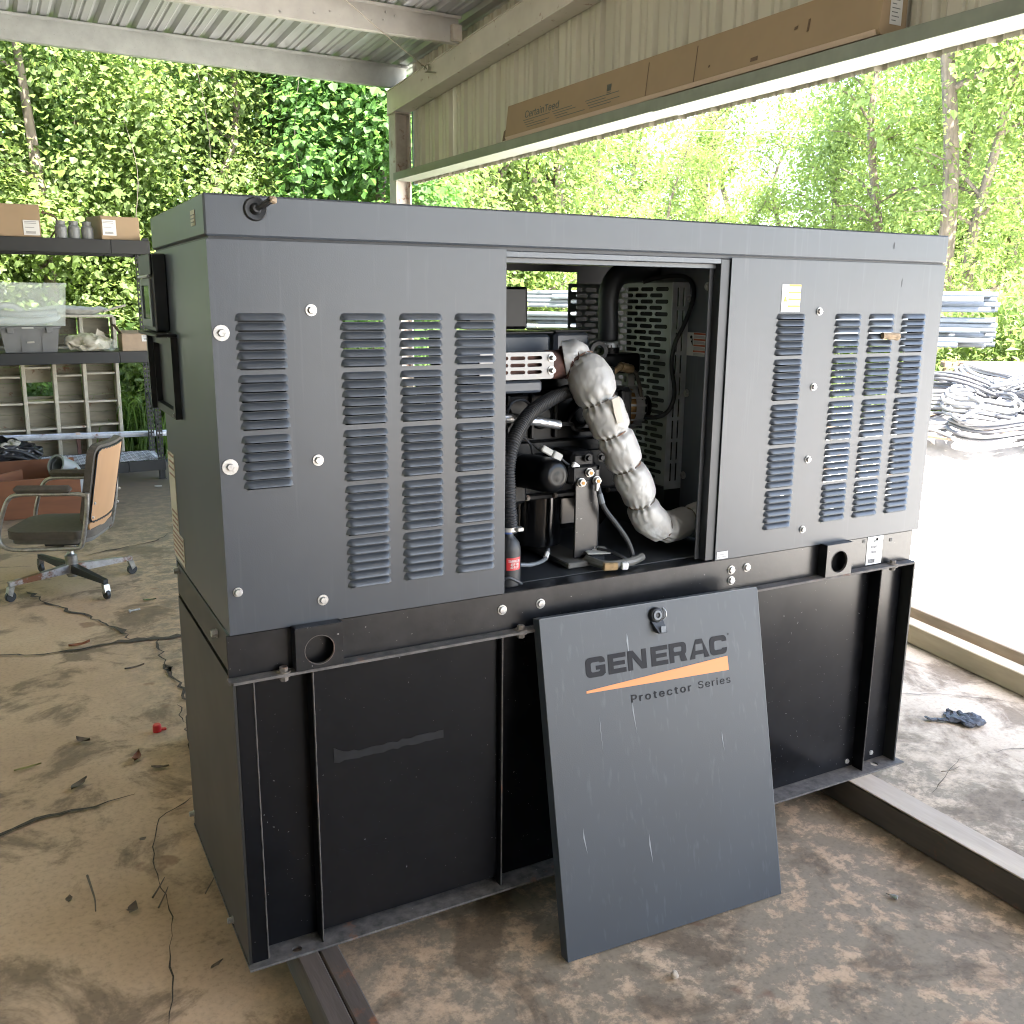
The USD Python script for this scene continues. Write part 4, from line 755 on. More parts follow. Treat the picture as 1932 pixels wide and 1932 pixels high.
# heavy squared lettering drawn from bars
def letters():
    H, Wd, th = .0525, .058, .0135; tv = .0155
    def R(*rs): return [sg.box(*r) for r in rs]
    from shapely import union_all
    def rnd(p, r=.006): return p.buffer(r, quad_segs=3).buffer(-2*r, quad_segs=3).buffer(r, quad_segs=3) if r else p
    g = {}
    def outer(r=.013): return sg.box(0, 0, Wd, H).buffer(-r).buffer(r, quad_segs=4)
    def inner(r=.005): return sg.box(tv, th, Wd-tv, H-th).buffer(-r).buffer(r, quad_segs=3)
    ring = outer().difference(inner())
    g['C'] = ring.difference(sg.box(Wd-tv-.001, .0175, Wd+1, H-.0175))
    g['G'] = union_all([ring.difference(sg.box(Wd-tv-.001, .019, Wd+1, H-.0165)), sg.box(Wd*.52, .0185, Wd, .0295), sg.box(Wd-tv, .006, Wd, .0295)])
    g['E'] = union_all(R((0, 0, tv, H), (0, 0, Wd*.92, th-.001), (0, H-th+.001, Wd*.92, H), (0, H/2-.0056, Wd*.86, H/2+.0056)))
    g['N'] = union_all(R((0, 0, tv-.001, H), (Wd-tv+.001, 0, Wd, H))+[sg.Polygon([(0, H), (.017, H), (Wd, 0), (Wd-.017, 0)])])
    bowl = sg.box(0, .0175, Wd, H).buffer(-.012).buffer(.012, quad_segs=4).union(sg.box(0, .0175, .02, H)).difference(sg.box(tv, .0175+.0105, Wd-tv, H-th+.002).buffer(-.004).buffer(.004, quad_segs=3))
    g['R'] = union_all([bowl, sg.box(0, 0, tv, H), sg.Polygon([(Wd-tv-.004, 0), (Wd+.001, 0), (Wd-.006, .02), (Wd-tv-.010, .02)])])
    g['A'] = sg.Polygon([(0, 0), (Wd*.36, H), (Wd*.70, H), (Wd*1.06, 0), (Wd*1.06-.0165, 0), (Wd*.53+.0105+.001, H-.0135), (Wd*.53-.0105, H-.0135), (.0165, 0)]).union(sg.box(Wd*.24, .0105, Wd*.82, .0215))
    return g, Wd
LG, LW = letters()
for ch, s, w_ in zip('GENERAC', (.121, .1885, .2485, .3215, .3795, .4445, .5125), (.0585, .0545, .058, .053, .0565, .066, .0575)):
    p = LG[ch]; b_ = p.bounds; dpart('letter', extr(affinity.translate(affinity.scale(p, w_/(b_[2]-b_[0]), 1, origin=(0, 0)), s, .7095), T0).apply_translation([0, 0, .0004]), 'logo_bk', door, False)
dpart('orange_wedge', extr(sg.Polygon([(.118, .6715), (.118, .6775), (.569, .702), (.5705, .6625)]), T0).apply_translation([0, 0, .0004]), 'logo_or', door, False)
wtext('Protector', .0195, .2495, .6255, .192, True, 'printdark', 'lettering', gap=.006); wtext('Series', .0195, .465, .627, .108, False, 'printdark', 'lettering', gap=.006)
dpart('trade_mark', extr(sg.Point(.577, .762).buffer(.0022).difference(sg.Point(.577, .762).buffer(.0012)), T0).apply_translation([0, 0, .0004]), 'printdark', door, False)
lt = dpart('latch', [lathe([(.021, 0), (.021, .006), (.018, .011), (.0155, .012), (.0155, .010), (0, .010)], 28, 'z', (.345, .846, .0005)), hull([(.326, .83, .0005), (.366, .83, .0005), (.328, .83, .008), (.364, .83, .008), (.339, .80, .0005), (.368, .80, .0005), (.34, .80, .02), (.366, .80, .02), (.342, .797, .019), (.365, .797, .019)])], 'rubber')
dpart('lock_barrel', [lathe([(.0065, .0095), (.012, .0105), (.013, .014), (.0075, .014), (.0065, .011)], 24, 'z', (.345, .846, .0005))], 'bulk', lt); dpart('lift_tab', box(.346, .362, .799, .817, .0195, .022, .0008), 'bulk', lt); dpart('lock_bail', tube(spline([(.370, .862, .002), (.3755, .852, .006), (.374, .838, .006), (.369, .832, .002)], 6), .0018, 8), 'zinc', lt)
def scratch(s, t, l, w_, k): return extr(sg.Polygon([(s, t), (s+w_*.3, t-l*.3), (s+w_*.15+.002*k, t-l), (s-w_*.25, t-l*.35)]), .0003).apply_translation([0, 0, .00035])
dpart('long_scratch', [scratch(.252, .81, .06, .009, 0), scratch(.2545, .735, .03, .005, 0), scratch(.252, .64, .10, .005, 3), scratch(.27, .27, .08, .007, 2), scratch(.075, .33, .07, .006, 3), scratch(.53, .50, .06, .004, 2), scratch(.15, .61, .10, .002, 1)], 'scar', fc, False)
# ================================================================ beams under the machine, kerb timbers
b1 = thing('bearer_beam', 'dark rusty double bearer beam sticking out under the left end of the tank', 'beam', (.16, 0, 0))
obj('flange', [box(.106, .158, -1.5, 1.5, .001, .0995, .004)], M['oldbeam'], b1, world=True); obj('web', box(.1605, .208, -1.48, 1.5, .001, .099, .004), M['oldbeam'], b1, world=True)
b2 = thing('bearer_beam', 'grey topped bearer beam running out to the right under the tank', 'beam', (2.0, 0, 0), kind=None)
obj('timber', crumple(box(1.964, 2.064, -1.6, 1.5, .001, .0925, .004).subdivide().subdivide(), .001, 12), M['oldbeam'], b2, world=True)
obj('pale_top_plank', crumple(box(1.9625, 2.0655, -1.6, 1.5, .0955, .1005, .002).subdivide().subdivide(), .001, 12), M['greybeam'], b2, world=True)  # thin layer colours the top paler than the body below
kd = V([.155, .988, 0]); kn = V([.988, -.155, 0])
for i, (o, w, h, y0, y1, lab) in enumerate(((V([3.452, .65, 0]), .088, .098, -1.6, 2.2, 'pale square timber lying along the slab edge, inner of the two'), (V([3.615, .65, 0]), .075, .115, -1.2, 1.9, 'grey weathered timber lying along the slab edge, outer of the two'))):
    t = thing('edge_timber', lab, 'timber', tuple(o)); m = box(-w/2, w/2, y0, y1, .001, h, .004).subdivide().subdivide().subdivide()
    obj('timber', frame(crumple(m, .003, 9, i), o, kn, kd, V([0, 0, 1.])), M['timber' if i == 0 else 'greybeam'], t, world=True)
# ================================================================ floor litter
def leaf_mesh(L, W, curl, seed):
    r = np.random.default_rng(seed); n = 7; s = np.linspace(0, 1, n); w = W*np.sin(PI*s**.8)**.9; z = .004+curl*(np.abs(s-.5)*2)**2
    V_ = np.vstack([np.c_[s*L-L/2, w/2*(1+r.normal(0, .12, n)), z+curl*.5], np.c_[s*L-L/2, 0*w, z*.6], np.c_[s*L-L/2, -w/2*(1+r.normal(0, .12, n)), z+curl*.4]]); i = np.arange(n-1)
    return trimesh.Trimesh(V_, np.vstack([np.c_[i, n+i, n+i+1], np.c_[i, n+i+1, i+1], np.c_[n+i, 2*n+i, 2*n+i+1], np.c_[n+i, 2*n+i+1, n+i+1]]), process=False)
LV = [((-.285, 1.30), .085, .032, .012, 50, 'leafdry', 'dark dry leaf on the concrete, nearest the middle of the left floor'), ((-.084, 1.415), .075, .03, .018, 70, 'leafred', 'curled reddish brown leaf beside the tank corner'), ((-.437, 1.514), .09, .018, .006, 10, 'leafyel', 'thin yellow leaf near the left edge of the floor'), ((.221, 3.339), .07, .022, .006, -8, 'leafgreen', 'small green leaf on the floor right of the chair'), ((-.178, 2.749), .10, .035, .02, 15, 'leafred', 'orange brown leaf lying by the long floor crack'), ((-.245, 1.65), .06, .03, .018, -40, 'leafdry', 'crumpled brown leaf above the dark dry leaf'), ((-.209, .491), .045, .03, .014, 60, 'leafdry', 'small folded brown leaf in front of the tank side'), ((-.137, .844), .022, .02, .003, 20, 'leafdry', 'tiny square leaf scrap beside the floor seam'), ((-.02, 1.30), .06, .02, .01, -20, 'leafdry', 'narrow dry leaf tucked near the tank side'), ((-.36, .62), .03, .02, .006, 80, 'leafdry', 'small dark leaf bit near the left frame edge'), ((.02, 2.33), .09, .02, .012, 15, 'leafdry', 'long dry leaf below the crack junction'), ((-.05, .16), .04, .012, .004, 30, 'leafdry', 'leaf scrap by the front corner of the tank')]
for i, ((x, y), L, W, c, a, mt, lab) in enumerate(LV):
    o = obj('fallen_leaf', move(leaf_mesh(L, W, c*.6, i), (x, y, .003), rz=math.radians(a)), M[mt], None, True); tag(o, lab, 'leaf')
def twig(P, r_, lab):
    o = obj('twig', tube(spline([(*p, .006+r_) for p in P], 6), np.linspace(r_, r_*.5, 6*(len(P)-1)+1), 7), M['leafdry'], None, True); tag(o, lab, 'twig')
twig([(-.306, .712), (-.30, .63), (-.297, .58), (-.30, .525)], .0035, 'longest brown twig on the left floor'); twig([(-.154, .517), (-.13, .56), (-.11, .60)], .003, 'short dark twig near the tank side'); twig([(-.146, .463), (-.12, .52), (-.108, .55)], .0025, 'thin dark twig next to the short one'); twig([(-.02, .47), (.03, .56), (.045, .61)], .002, 'faint thin twig against the tank foot'); twig([(2.52, -.28), (2.60, -.33), (2.66, -.335)], .002, 'small twig on the pale floor at the right'); twig([(2.45, -.02), (2.49, -.03), (2.54, -.025)], .002, 'tiny twig right of the bearer beam')
rc = thing('red_cap', 'small red plastic cap on the floor left of the tank', 'cap', (.015, 1.615, .003)); obj('cap', lathe([(0, .03), (.012, .03), (.0155, .026), (.017, 0)], 16), M['redcap'], rc); obj('tab', box(.012, .034, -.008, .008, .001, .009, .002), M['redcap'], rc)
sc = thing('screw', 'small pale screw lying on the floor near the chair', 'screw', (.102, 3.17, .011), .2); obj('shank', tube([(0, 0, 0), (.05, 0, 0)], .005, 8), M['zinc'], sc); obj('head', tube([(-.007, 0, 0), (0, 0, 0)], .010, 8), M['zinc'], sc)
sc = thing('wire_nut', 'tiny pale connector on the floor right of the door panel', 'connector', (1.706, -.452, .006), 2); obj('shell', tube([(0, 0, 0), (.012, 0, 0), (.022, 0, 0)], [.006, .005, .0025], 8), M['zinc'], sc); obj('pin', tube([(.022, 0, 0), (.032, 0, 0)], .0012, 6), M['rustbolt'], sc)
pb_ = obj('pebble', crumple(trimesh.creation.icosphere(2, .010), .006, 60, 3).apply_translation([.95, -.41, .009]), M['greybeam'], None, True); tag(pb_, 'small round pebble in front of the door panel', 'pebble')
# glove
gl = thing('work_glove', 'crumpled dark rubber glove lying on the pale floor at the right', 'glove', (2.86, .24, .004))
def flat_glove():
    parts = []
    for P, r_ in (([(.0, -.03), (.05, -.055), (.09, -.05)], .038), ([(.05, .0), (.085, -.02), (.11, -.045)], .03), ([(-.02, .02), (.03, -.02), (.07, -.07)], .03)): 
        parts.append(tube(spline([(*p, .016) for p in P], 5), r_*np.sin(np.linspace(.6, 2.5, 5*(len(P)-1)+1)), 12))
    for P, r_ in (([(.0, .0), (-.045, .03), (-.09, .07)], .013), ([(.03, .01), (.06, .05), (.055, .075)], .012), ([(.06, .0), (.085, .035), (.10, .05)], .011), ([(.01, .02), (.02, .05), (.06, .06)], .010)):
        parts.append(tube(spline([(*p, .012) for p in P], 6), np.r_[np.full(6*(len(P)-1), r_), r_*.4], 10))
    m = tm(parts); m.vertices[:, 2] = np.clip(m.vertices[:, 2], .001, None)*.8; m.vertices[:, 2] *= .62; m = crumple(m.subdivide().subdivide(), .009, 34, 5); m = crumple(m, .006, 85, 6); m.vertices[:, 2] = np.maximum(m.vertices[:, 2], .001); return m
obj('glove_body', flat_glove(), M['glove'], gl, 60)
# ================================================================ office chair
ch = thing('office_chair', 'old office chair with bare plywood back, tube arms and rusty four-star base', 'office chair', (-.13, 3.825, .002), math.radians(-23))
# frame: faces -x, lateral +y
def cl(m, name, mt, parent=ch, smooth=40): return obj(name, m, M[mt], parent, smooth)
def tubearm(y):
    P = [(.20, y, .50), (.185, y, .42), (.165, y, .33), (.12, y, .290), (.0, y, .287), (-.18, y, .285), (-.255, y, .305), (-.275, y, .36), (-.245, y, .48), (-.20, y, .572), (-.13, y, .595), (0, y, .595), (.15, y, .595), (.205, y, .585)]
    a = cl(tube(spline(P[3:], 6), .0115, 12), 'arm_tube', 'chrome')
    cl(tube(spline([(.21, y, .60), (.20, y, .50), (.17, y, .35), (.15, y, .30), (.12, y, .288)], 6), .0125, 12), 'back_tube', 'chrome')
    cl(box(-.17, .13, y-.027, y+.027, .603, .643, .016), 'arm_pad', 'fabric', a)
tubearm(-.25); tubearm(.25)
def rounded(P2, r_): return sg.Polygon(P2).buffer(-r_).buffer(r_, quad_segs=5)
seat = rounded(rect(-.27, .20, -.235, .235), .11)
cl(extr(seat, .045).apply_translation([0, 0, .335]), 'seat_cushion', 'fabric'); cl([extr(seat.buffer(-.02), .03).apply_translation([0, 0, .306])], 'seat_shell', 'seatshell')
bk = rounded([(-.225, 0), (.225, 0), (.235, .46), (-.235, .46)], .06)
lean = .20; bx = V([math.cos(lean), 0, -math.sin(lean)]); bz = V([math.sin(lean), 0, math.cos(lean)]); bo_ = V([.20, 0, .40])
def bent(m, amt=.5):
    m = tm(m).copy()
    for _ in range(3): m = m.subdivide()
    v = m.vertices; m.vertices = np.c_[v[:, 0], v[:, 1], v[:, 2]-amt*v[:, 0]**2]; return m
cl(frame(bent(extr(bk, .038)), bo_-bx*.035, V([0, 1., 0]), bz, bx), 'back_cushion', 'fabric'); cl(frame(bent(extr(bk.buffer(-.024), .006)), bo_+bx*.004, V([0, 1., 0]), bz, bx), 'back_panel', 'plychair')
zz = [bk.buffer(-.02).exterior.interpolate(t, True) for t in np.linspace(0, 1, 90)]
cl(frame(tm(tube([(p.x, p.y+.003*(-1)**i, .0115-.5*p.x**2) for i, p in enumerate(zz)], .0042, 6)), bo_, V([0, 1., 0]), bz, bx), 'torn_edging', 'rubber')
cl(frame(bent(extr(rounded([(-.17, -.045), (.17, -.045), (.21, .02), (-.21, .02)], .02), .008)), bo_-bx*.002, V([0, 1., 0]), bz, bx), 'back_skirt', 'plychair')
for y in (-.238, .238):
    for z in (.455, .535): cl(lathe([(0, .008), (.007, .007), (.009, 0)], 12, (1, 0, 0), (.215+.2*(z-.45), y*.9, z)), 'bolt', 'zinc')
cl([box(-.11, .09, -.07, .07, .26, .302, .01), tube([(-.13, 0, .265), (-.02, 0, .26)], .025, 14)], 'tilt_mechanism', 'castor'); cl(lathe([(.03, .215), (.032, .22), (.032, .255), (.02, .26)], 20), 'collar', 'chrome'); cl(lathe([(.0, .06), (.028, .06), (.034, .075), (.034, .185), (.026, .19), (.018, .20), (.018, .23), (0, .23)], 20), 'column', 'chrome')
foot = [(-.316, -.161), (.141, -.34), (.322, .108), (-.148, .392)]; c_, s_2 = math.cos(math.radians(23)), math.sin(math.radians(23))
for i, (x, y) in enumerate(foot):
    x, y = c_*x-s_2*y, s_2*x+c_*y; d_ = V([x, y, 0]); R_ = np.linalg.norm(d_); d_ /= R_; n_ = V([-d_[1], d_[0], 0])
    leg = cl(hull([tuple(d_*.02+n_*s*.02+V([0, 0, z])) for s in (-1, 1) for z in (.085, .135)]+[tuple(d_*(R_+.015)+n_*s*.013+V([0, 0, z])) for s in (-1, 1) for z in (.088, .112)]), 'leg', 'rustleg' if i % 2 == 0 else 'castor', ch, 20)
    e = d_*R_; cl(lathe([(.0, -.011), (.026, -.011), (.029, -.008), (.029, .008), (.026, .011), (0, .011)], 18, n_, e+V([0, 0, .029])+d_*.012), 'castor_wheel', 'castor', leg); cl(hull([tuple(e+d_*a+n_*s*.016+V([0, 0, z])) for a, z in ((-.012, .085), (.02, .085), (.03, .045), (.008, .03)) for s in (-1, 1)]), 'castor_fork', 'chrome' if i != 3 else 'rustbolt', leg)
# ================================================================ steel rack at the back with its goods
RY = 7.1; rk = thing('shelf_rack', 'tall black steel shelf rack with three levels at the back left', 'shelf rack', (-.3, RY+.25, 0))
def rp_(m, name, mt='rack', parent=rk, smooth=30): return obj(name, m, M[mt], parent, smooth, world=True)
RX0, RX1 = -1.75, .86
def upright(x, y):
    hs = [rect(a, a+.012, z, z+.022) for z in np.arange(.08, 2.1, .042) for a in (x+.006, x+.032)]
    return [plate_y(holes(rect(x, x+.05, .004, 2.15), hs), y, .0025), pbox(x, x+.0025, y+.0026, y+.05, .004, 2.15), pbox(x+.0475, x+.05, y+.0026, y+.05, .004, 2.15), pbox(x-.01, x+.06, y-.005, y+.06, .0, .004)]
for x in (RX1-.035, RX0):
    for y in (RY+.002, RY+.55): rp_(upright(x, y), 'upright')
for z0, z1 in ((2.008, 2.126), (1.072, 1.172), (.085, .182)):
    for y in (RY-.03, RY+.60): rp_([box(RX0, RX1-.30, y, y+.03, z0, z1, .003), box(RX1-.298, RX1+.02, y, y+.03, z0+.001, z1+.001, .003)], 'shelf_beam')
    for x in (RX0+.06, -.60, .10, .70): rp_(box(x, x+.03, RY+.001, RY+.598, z1-.03, z1-.006, .002), 'cross_member')
    if z0 > .5: rp_(pbox(RX0+.02, RX1-.04, RY+.001, RY+.598, z1-.0055, z1-.001), 'shelf_board')
    else:
        wm = [tube([(x, RY, z1), (x, RY+.6, z1)], .002, 5) for x in np.arange(RX0+.03, RX1, .045)]+[tube([(RX0, y, z1+.003), (RX1, y, z1+.003)], .002, 5) for y in np.arange(RY+.02, RY+.6, .045)]
        for x in np.arange(RX0+.05, RX1, .36): wm.append(box(x, x+.022, RY+.001, RY+.598, z1-.012, z1-.0025, .001))
        rp_(wm, 'wire_deck', 'galv', smooth=False)
for z in (.5, .9, 1.3, 1.7): rp_(beam((RX1-.012, RY+.03, z), (RX1-.012, RY+.57, z+.25), .02, .02), 'brace')
ZT, ZM, ZB = 2.1265, 1.1725, .187
def carton_box(name, lab, cx, y0, w, d, h, z, rz=0, mt='card', labels=(), open_top=False):
    t = thing(name, lab, 'cardboard box', (cx, y0+d/2, z), rz)
    o = lambda n, m, q, p=t, s=30: obj(n, m, M[q], p, s)
    body = o('carton_body', crumple(box(-w/2, w/2, -d/2, d/2, 0, h, .004).subdivide().subdivide(), .004, 5, int(cx*100) % 17+20), mt)
    o('lid_seam', pbox(-w/2+.002, w/2-.002, -.002, .002, h-.002, h+.0035), 'carddark')
    for x0, x1, z0, z1 in labels:
        lb = o('paper_label', pbox(x0, x1, -d/2-.006, -d/2-.0045, z0, z1), 'white'); rr = np.random.default_rng(5)
        o('label_print', [pbox(x0+.01, x0+.01+(x1-x0-.02)*rr.uniform(.4, 1), -d/2-.0075, -d/2-.006, z0+(z1-z0)*f, z0+(z1-z0)*f+.004) for f in (.88, .78, .5)]+[pbox(x0+.02+k*.008, x0+.02+k*.008+.004, -d/2-.0075, -d/2-.006, z0+.012, z0+.032) for k in range(int((x1-x0-.04)/.008))], 'print', lb)
    return t
t = carton_box('cardboard_box', 'large brown carton with a white label on the top shelf, left end', -.30, RY+.0, .66, .38, .262, ZT, 0, 'card', [(.20, .32, .015, .135)])
obj('hand_hole', pbox(-.05, .0, -.1955, -.1945, .045, .09), M['card2'], t)
carton_box('cardboard_box', 'long low brown carton with paper label on the top shelf, right end', .615, RY+.02, .33, .34, .198, ZT, math.radians(14), 'card', [(-.155, -.04, .035, .165)])
st = thing('packing_strap', 'dark loop of strap sticking out beside the large carton on the top shelf', 'strap', (.10, RY+.1, ZT)); obj('loop', tube(spline([(-.04, 0, .21), (.03, 0, .19), (.065, .0, .15), (.055, 0, .08), (.02, 0, .03), (.0, 0, .002)], 8), .007, 8), M['carddark'], st); obj('loop_end', tube([(-.045, 0, .2), (-.03, 0, .22)], .012, 8), M['carddark'], st)
cp0 = None
for i, (x, lab) in enumerate(((.185, 'grey plastic pipe coupling on the top shelf, nearest the large carton'), (.287, 'grey plastic pipe coupling in the middle of the three on the top shelf'), (.392, 'grey plastic pipe coupling nearest the low carton on the top shelf'))):
    if cp0 is None:
        cp0 = thing('pipe_coupling', lab, 'pipe coupling', (x, RY+.055, ZT), 0, 'pipe couplings on the top shelf'); obj('socket', lathe([(.044, .004), (.049, .002), (.049, .085), (.047, .098), (.035, .112)], 28), M['pvc'], cp0); obj('neck', lathe([(.035, .1125), (.037, .114), (.037, .145), (.031, .146), (.031, .10)], 28), M['pvc'], cp0); obj('rim', lathe([(.049, .0), (.0505, .001), (.0505, .008), (.049, .009)], 28), M['pvc'], cp0)
    else: copy_of(cp0, (x, RY+.055+.01*i, ZT), .6*i, lab)
# storage boxes on the middle shelf
def tub(w0, w1, d0, d1, h, t_=.004):
    out = hull([(s*w0/2, q*d0/2, 0) for s in (-1, 1) for q in (-1, 1)]+[(s*w1/2, q*d1/2, h) for s in (-1, 1) for q in (-1, 1)]); inn = hull([(s*(w0/2-t_), q*(d0/2-t_), t_) for s in (-1, 1) for q in (-1, 1)]+[(s*(w1/2-t_), q*(d1/2-t_), h+.01) for s in (-1, 1) for q in (-1, 1)])
    return tm(out-inn)
tt = thing('storage_tote', 'grey plastic storage tote with closed lid on the middle shelf', 'storage box', (-.13, RY+.2, ZM)); obj('tub', tub(.40, .45, .33, .36, .20), M['totegrey'], tt, 20); obj('lid', box(-.24, .24, -.19, .19, .2, .222, .006), M['totegrey'], tt)
for x in (-.15, .15): obj('clip', box(x-.025, x+.025, -.205, -.19, .165, .215, .003), M['totegrey'], tt)
obj('rib', [pbox(x-.004, x+.004, -.176, -.168, .01, .19) for x in (-.07, .09)], M['totegrey'], tt); obj('lid_label', pbox(-.06, .03, -.1925, -.1902, .202, .216), M['connector'], tt)
obj('paint_smear', frame(crumple(pbox(-.03, .03, -.008, .008, 0, .001), .01, 50), (.0, -.181, .09), (1, 0, 0), (0, 0, 1), (0, -1, 0)), M['gloves2'], tt)
cb2 = thing('clear_bin', 'translucent plastic bin full of grey hose on top of the grey tote', 'storage bin', (-.15, RY+.2, ZM+.2235)); obj('tub', tub(.60, .66, .36, .40, .345, .003), M['clear'], cb2, 20); obj('rim', [box(-.335, .335, -.205, -.19, .345, .362, .003), box(-.335, .335, .19, .205, .345, .362, .003), box(-.335, -.322, -.189, .189, .345, .362, .003), box(.322, .335, -.189, .189, .345, .362, .003)], M['clear'], cb2)
for i, (P, r_) in enumerate((([(-.26, -.1, .05), (0, -.12, .04), (.2, -.1, .06), (.25, .0, .08)], .03), ([(-.26, .0, .10), (-.1, -.08, .10), (.1, -.1, .10), (.24, -.06, .12)], .028), ([(-.25, -.1, .12), (-.17, -.12, .17), (-.08, -.1, .16), (.0, -.08, .1)], .026))):
    t = thing('coiled_hose', ('lowest', 'middle', 'arched')[i]+' grey hose length inside the translucent bin', 'hose', (-.15, RY+.2, ZM+.2235)); obj('hose', pipe(spline(P, 8), r_, r_*.8, 14), M['tubing'], t, True); obj('hose_end', lathe([(r_*.8, -.01), (r_*1.08, -.01), (r_*1.08, .02), (r_*.8, .02)], 16, V(P[1])-V(P[0]), P[0]), M['tubing'], t)
pbg = thing('plastic_bag', 'crumpled cream plastic bag on the middle shelf beside the tote', 'plastic bag', (.33, RY+.14, ZM))
m = trimesh.creation.icosphere(4, 1); m.apply_scale([.205, .12, .075]); m = crumple(m, .045, 9, 3); m = crumple(m, .018, 26, 4); m.apply_translation([0, 0, .075]); m.vertices[:, 2] = np.maximum(m.vertices[:, 2], .002); obj('bag_body', m, M['poly'], pbg, 50)
obj('bag_ears', crumple(tm(hull([(.06, -.02, .11), (.15, .02, .09), (.08, 0, .2), (.13, .02, .16), (.1, .03, .10)])).subdivide().subdivide(), .02, 25), M['poly'], pbg, 40); m = trimesh.creation.icosphere(3, 1); m.apply_scale([.085, .07, .05]); obj('clear_pouch', crumple(m, .03, 20, 6).apply_translation([.14, -.07, .055]), M['clear'], pbg, 40)
t = carton_box('cardboard_box', 'small worn carton with open flaps at the right end of the middle shelf', .725, RY+.0, .275, .26, .15, ZM, .02, 'cardold', [(.03, .11, .085, .14)])
obj('open_flap', frame(box(-.13, .13, 0, .1, 0, .004, .001), (0, -.12, .15), (1, 0, 0), V([0, .96, .28]), V([0, -.28, .96])), M['cardold'], t); obj('open_flap', frame(box(0, .1, -.12, .12, 0, .004, .001), (-.13, 0, .151), V([-.55, 0, .83]), (0, 1, 0), V([.83, 0, .55])), M['carddark'], t)
# black bag, pale gloves and cables on the lowest shelf, white pole
bb = thing('black_bag', 'slumped black plastic bag on the lowest shelf at the left edge', 'bag', (-.42, RY+.12, ZB)); m = trimesh.creation.icosphere(4, 1); m.apply_scale([.30, .2, .12]); obj('bag_body', crumple(crumple(m, .08, 6, 2), .02, 22, 7).apply_translation([0, 0, .125]), M['bag'], bb, 50); obj('bag_neck', crumple(tm(tube(spline([(.1, -.05, .18), (.2, -.06, .16), (.29, -.06, .1)], 6), .02, 10)), .012, 30), M['bag'], bb)
t = thing('pale_rag', 'pale cloth rag lying on the black bag at the left edge', 'rag', (-.42, RY+.02, ZB+.19)); m = trimesh.creation.icosphere(3, 1); m.apply_scale([.12, .08, .05]); obj('cloth', crumple(m, .06, 14, 8), M['gloves2'], t, 50); obj('fold', crumple(m.copy().apply_scale(.5), .03, 20, 3).apply_translation([.08, -.03, .03]), M['gloves2'], t, 50)
for i, (P, lab) in enumerate((([(-.62, 0, .33), (-.42, -.02, .36), (-.3, 0, .34), (-.2, .02, .28)], 'thick black cable draped over the black bag, upper one'), ([(-.62, .0, .28), (-.4, -.03, .31), (-.25, -.02, .27), (-.16, 0, .20)], 'thick black cable draped over the black bag, lower one'))):
    t = thing('black_cable', lab, 'cable', (0, RY-.06, 0)); obj('cable', tube(spline(P, 8), .016, 10), M['rubber'], t, True); obj('cable_end', tube([P[-1], (P[-1][0]+.03, P[-1][1], P[-1][2]-.02)], .02, 10), M['rubber'], t)
pw = thing('white_pole', 'long weathered white pole lying behind the rack under the pigeonholes', 'pole', (.2, 7.76, .33)); obj('tube', tube([(-1.5, 7.76, .395), (-.2, 7.755, .362), (1.3, 7.75, .332)], .030, 16), M['pole'], pw, world=True); obj('pink_tape', tube([(.185, 7.757, .3565), (.225, 7.757, .3555)], .032, 16), M['cardcut'], pw, world=True)
for x in (.205,): obj('rusty_prop', box(x-.016, x+.016, 7.745, 7.775, -.05, .325, .003), M['manifold'], pw, world=True)
# white pigeonhole shelving standing behind the rack
pg = thing('pigeonhole_shelf', 'old white wooden pigeonhole shelving with missing boards behind the rack', 'shelving', (-.1, 8.15, 0)); CY0, CY1 = 7.98, 8.2
sx_ = 1.028
def pgx(x): return -.39+(x+.39)*sx_
VX = [-1.02, -.745, -.48, -.222, .036, .292, .578]
for i, x in enumerate(VX): obj('divider', frame(crumple(box(-.016, .016, 0, CY1-CY0, 0, 1.53, .003).subdivide().subdivide(), .003, 8, i), (pgx(x)+.006, CY0+.004*(i % 2), -.08), (1, 0, 0), (0, 1, 0), V([.012, 0, 1.])), M['whitewood'], pg, world=True)
LEV = {0: [.40, .66, .93, 1.2], 1: [.41, .67, .95, 1.22], 2: [.40, .65, .90, 1.18], 3: [.405, .66, .985, 1.2], 4: [.41, .655, .905, 1.17], 5: [.425, .65, .92, 1.19]}
for i in range(6):
    for z in LEV[i]: obj('shelf_board', crumple(box(pgx(VX[i])+.03, pgx(VX[i+1])-.008, CY0+.006, CY1-.004, z-.009, z+.009, .002).subdivide(), .003, 9, i), M['whitewood'], pg, world=True)
    for j, (z0, z1) in enumerate(((.10, .24), (.243, .40), (.404, .53), (.533, .70), (.704, .83), (.834, .98), (.984, 1.12), (1.124, 1.28), (1.284, 1.44))):
        if (i, j) in ((3, 4),): continue
        obj('back_board', move(pbox(pgx(VX[i])+.03, pgx(VX[i+1])-.006, CY1-.02, CY1-.006, z0, z1), (0, .003*((i+j) % 3), 0)), M['greywood' if (i, j) not in ((3, 5), (3, 6)) else 'whitewood'], pg, world=True)
obj('top_board', crumple(box(pgx(-1.05), pgx(.60), CY0-.01, CY1+.005, 1.452, 1.475, .003).subdivide().subdivide(), .003, 8), M['whitewood'], pg, world=True)
t = thing('cloth_bundle', 'long pale bundle wrapped in patterned plastic on top of the pigeonholes', 'bundle', (.25, 8.06, 1.478)); m = trimesh.creation.icosphere(4, 1); m.apply_scale([.36, .07, .042]); obj('wrap', crumple(crumple(m, .02, 7, 2), .01, 30, 5).apply_translation([0, 0, .04]), M['gloves2'], t, 50); obj('stick', beam((.30, -.02, .03), (.50, -.04, .09), .03, .02), M['whitewood'], t)
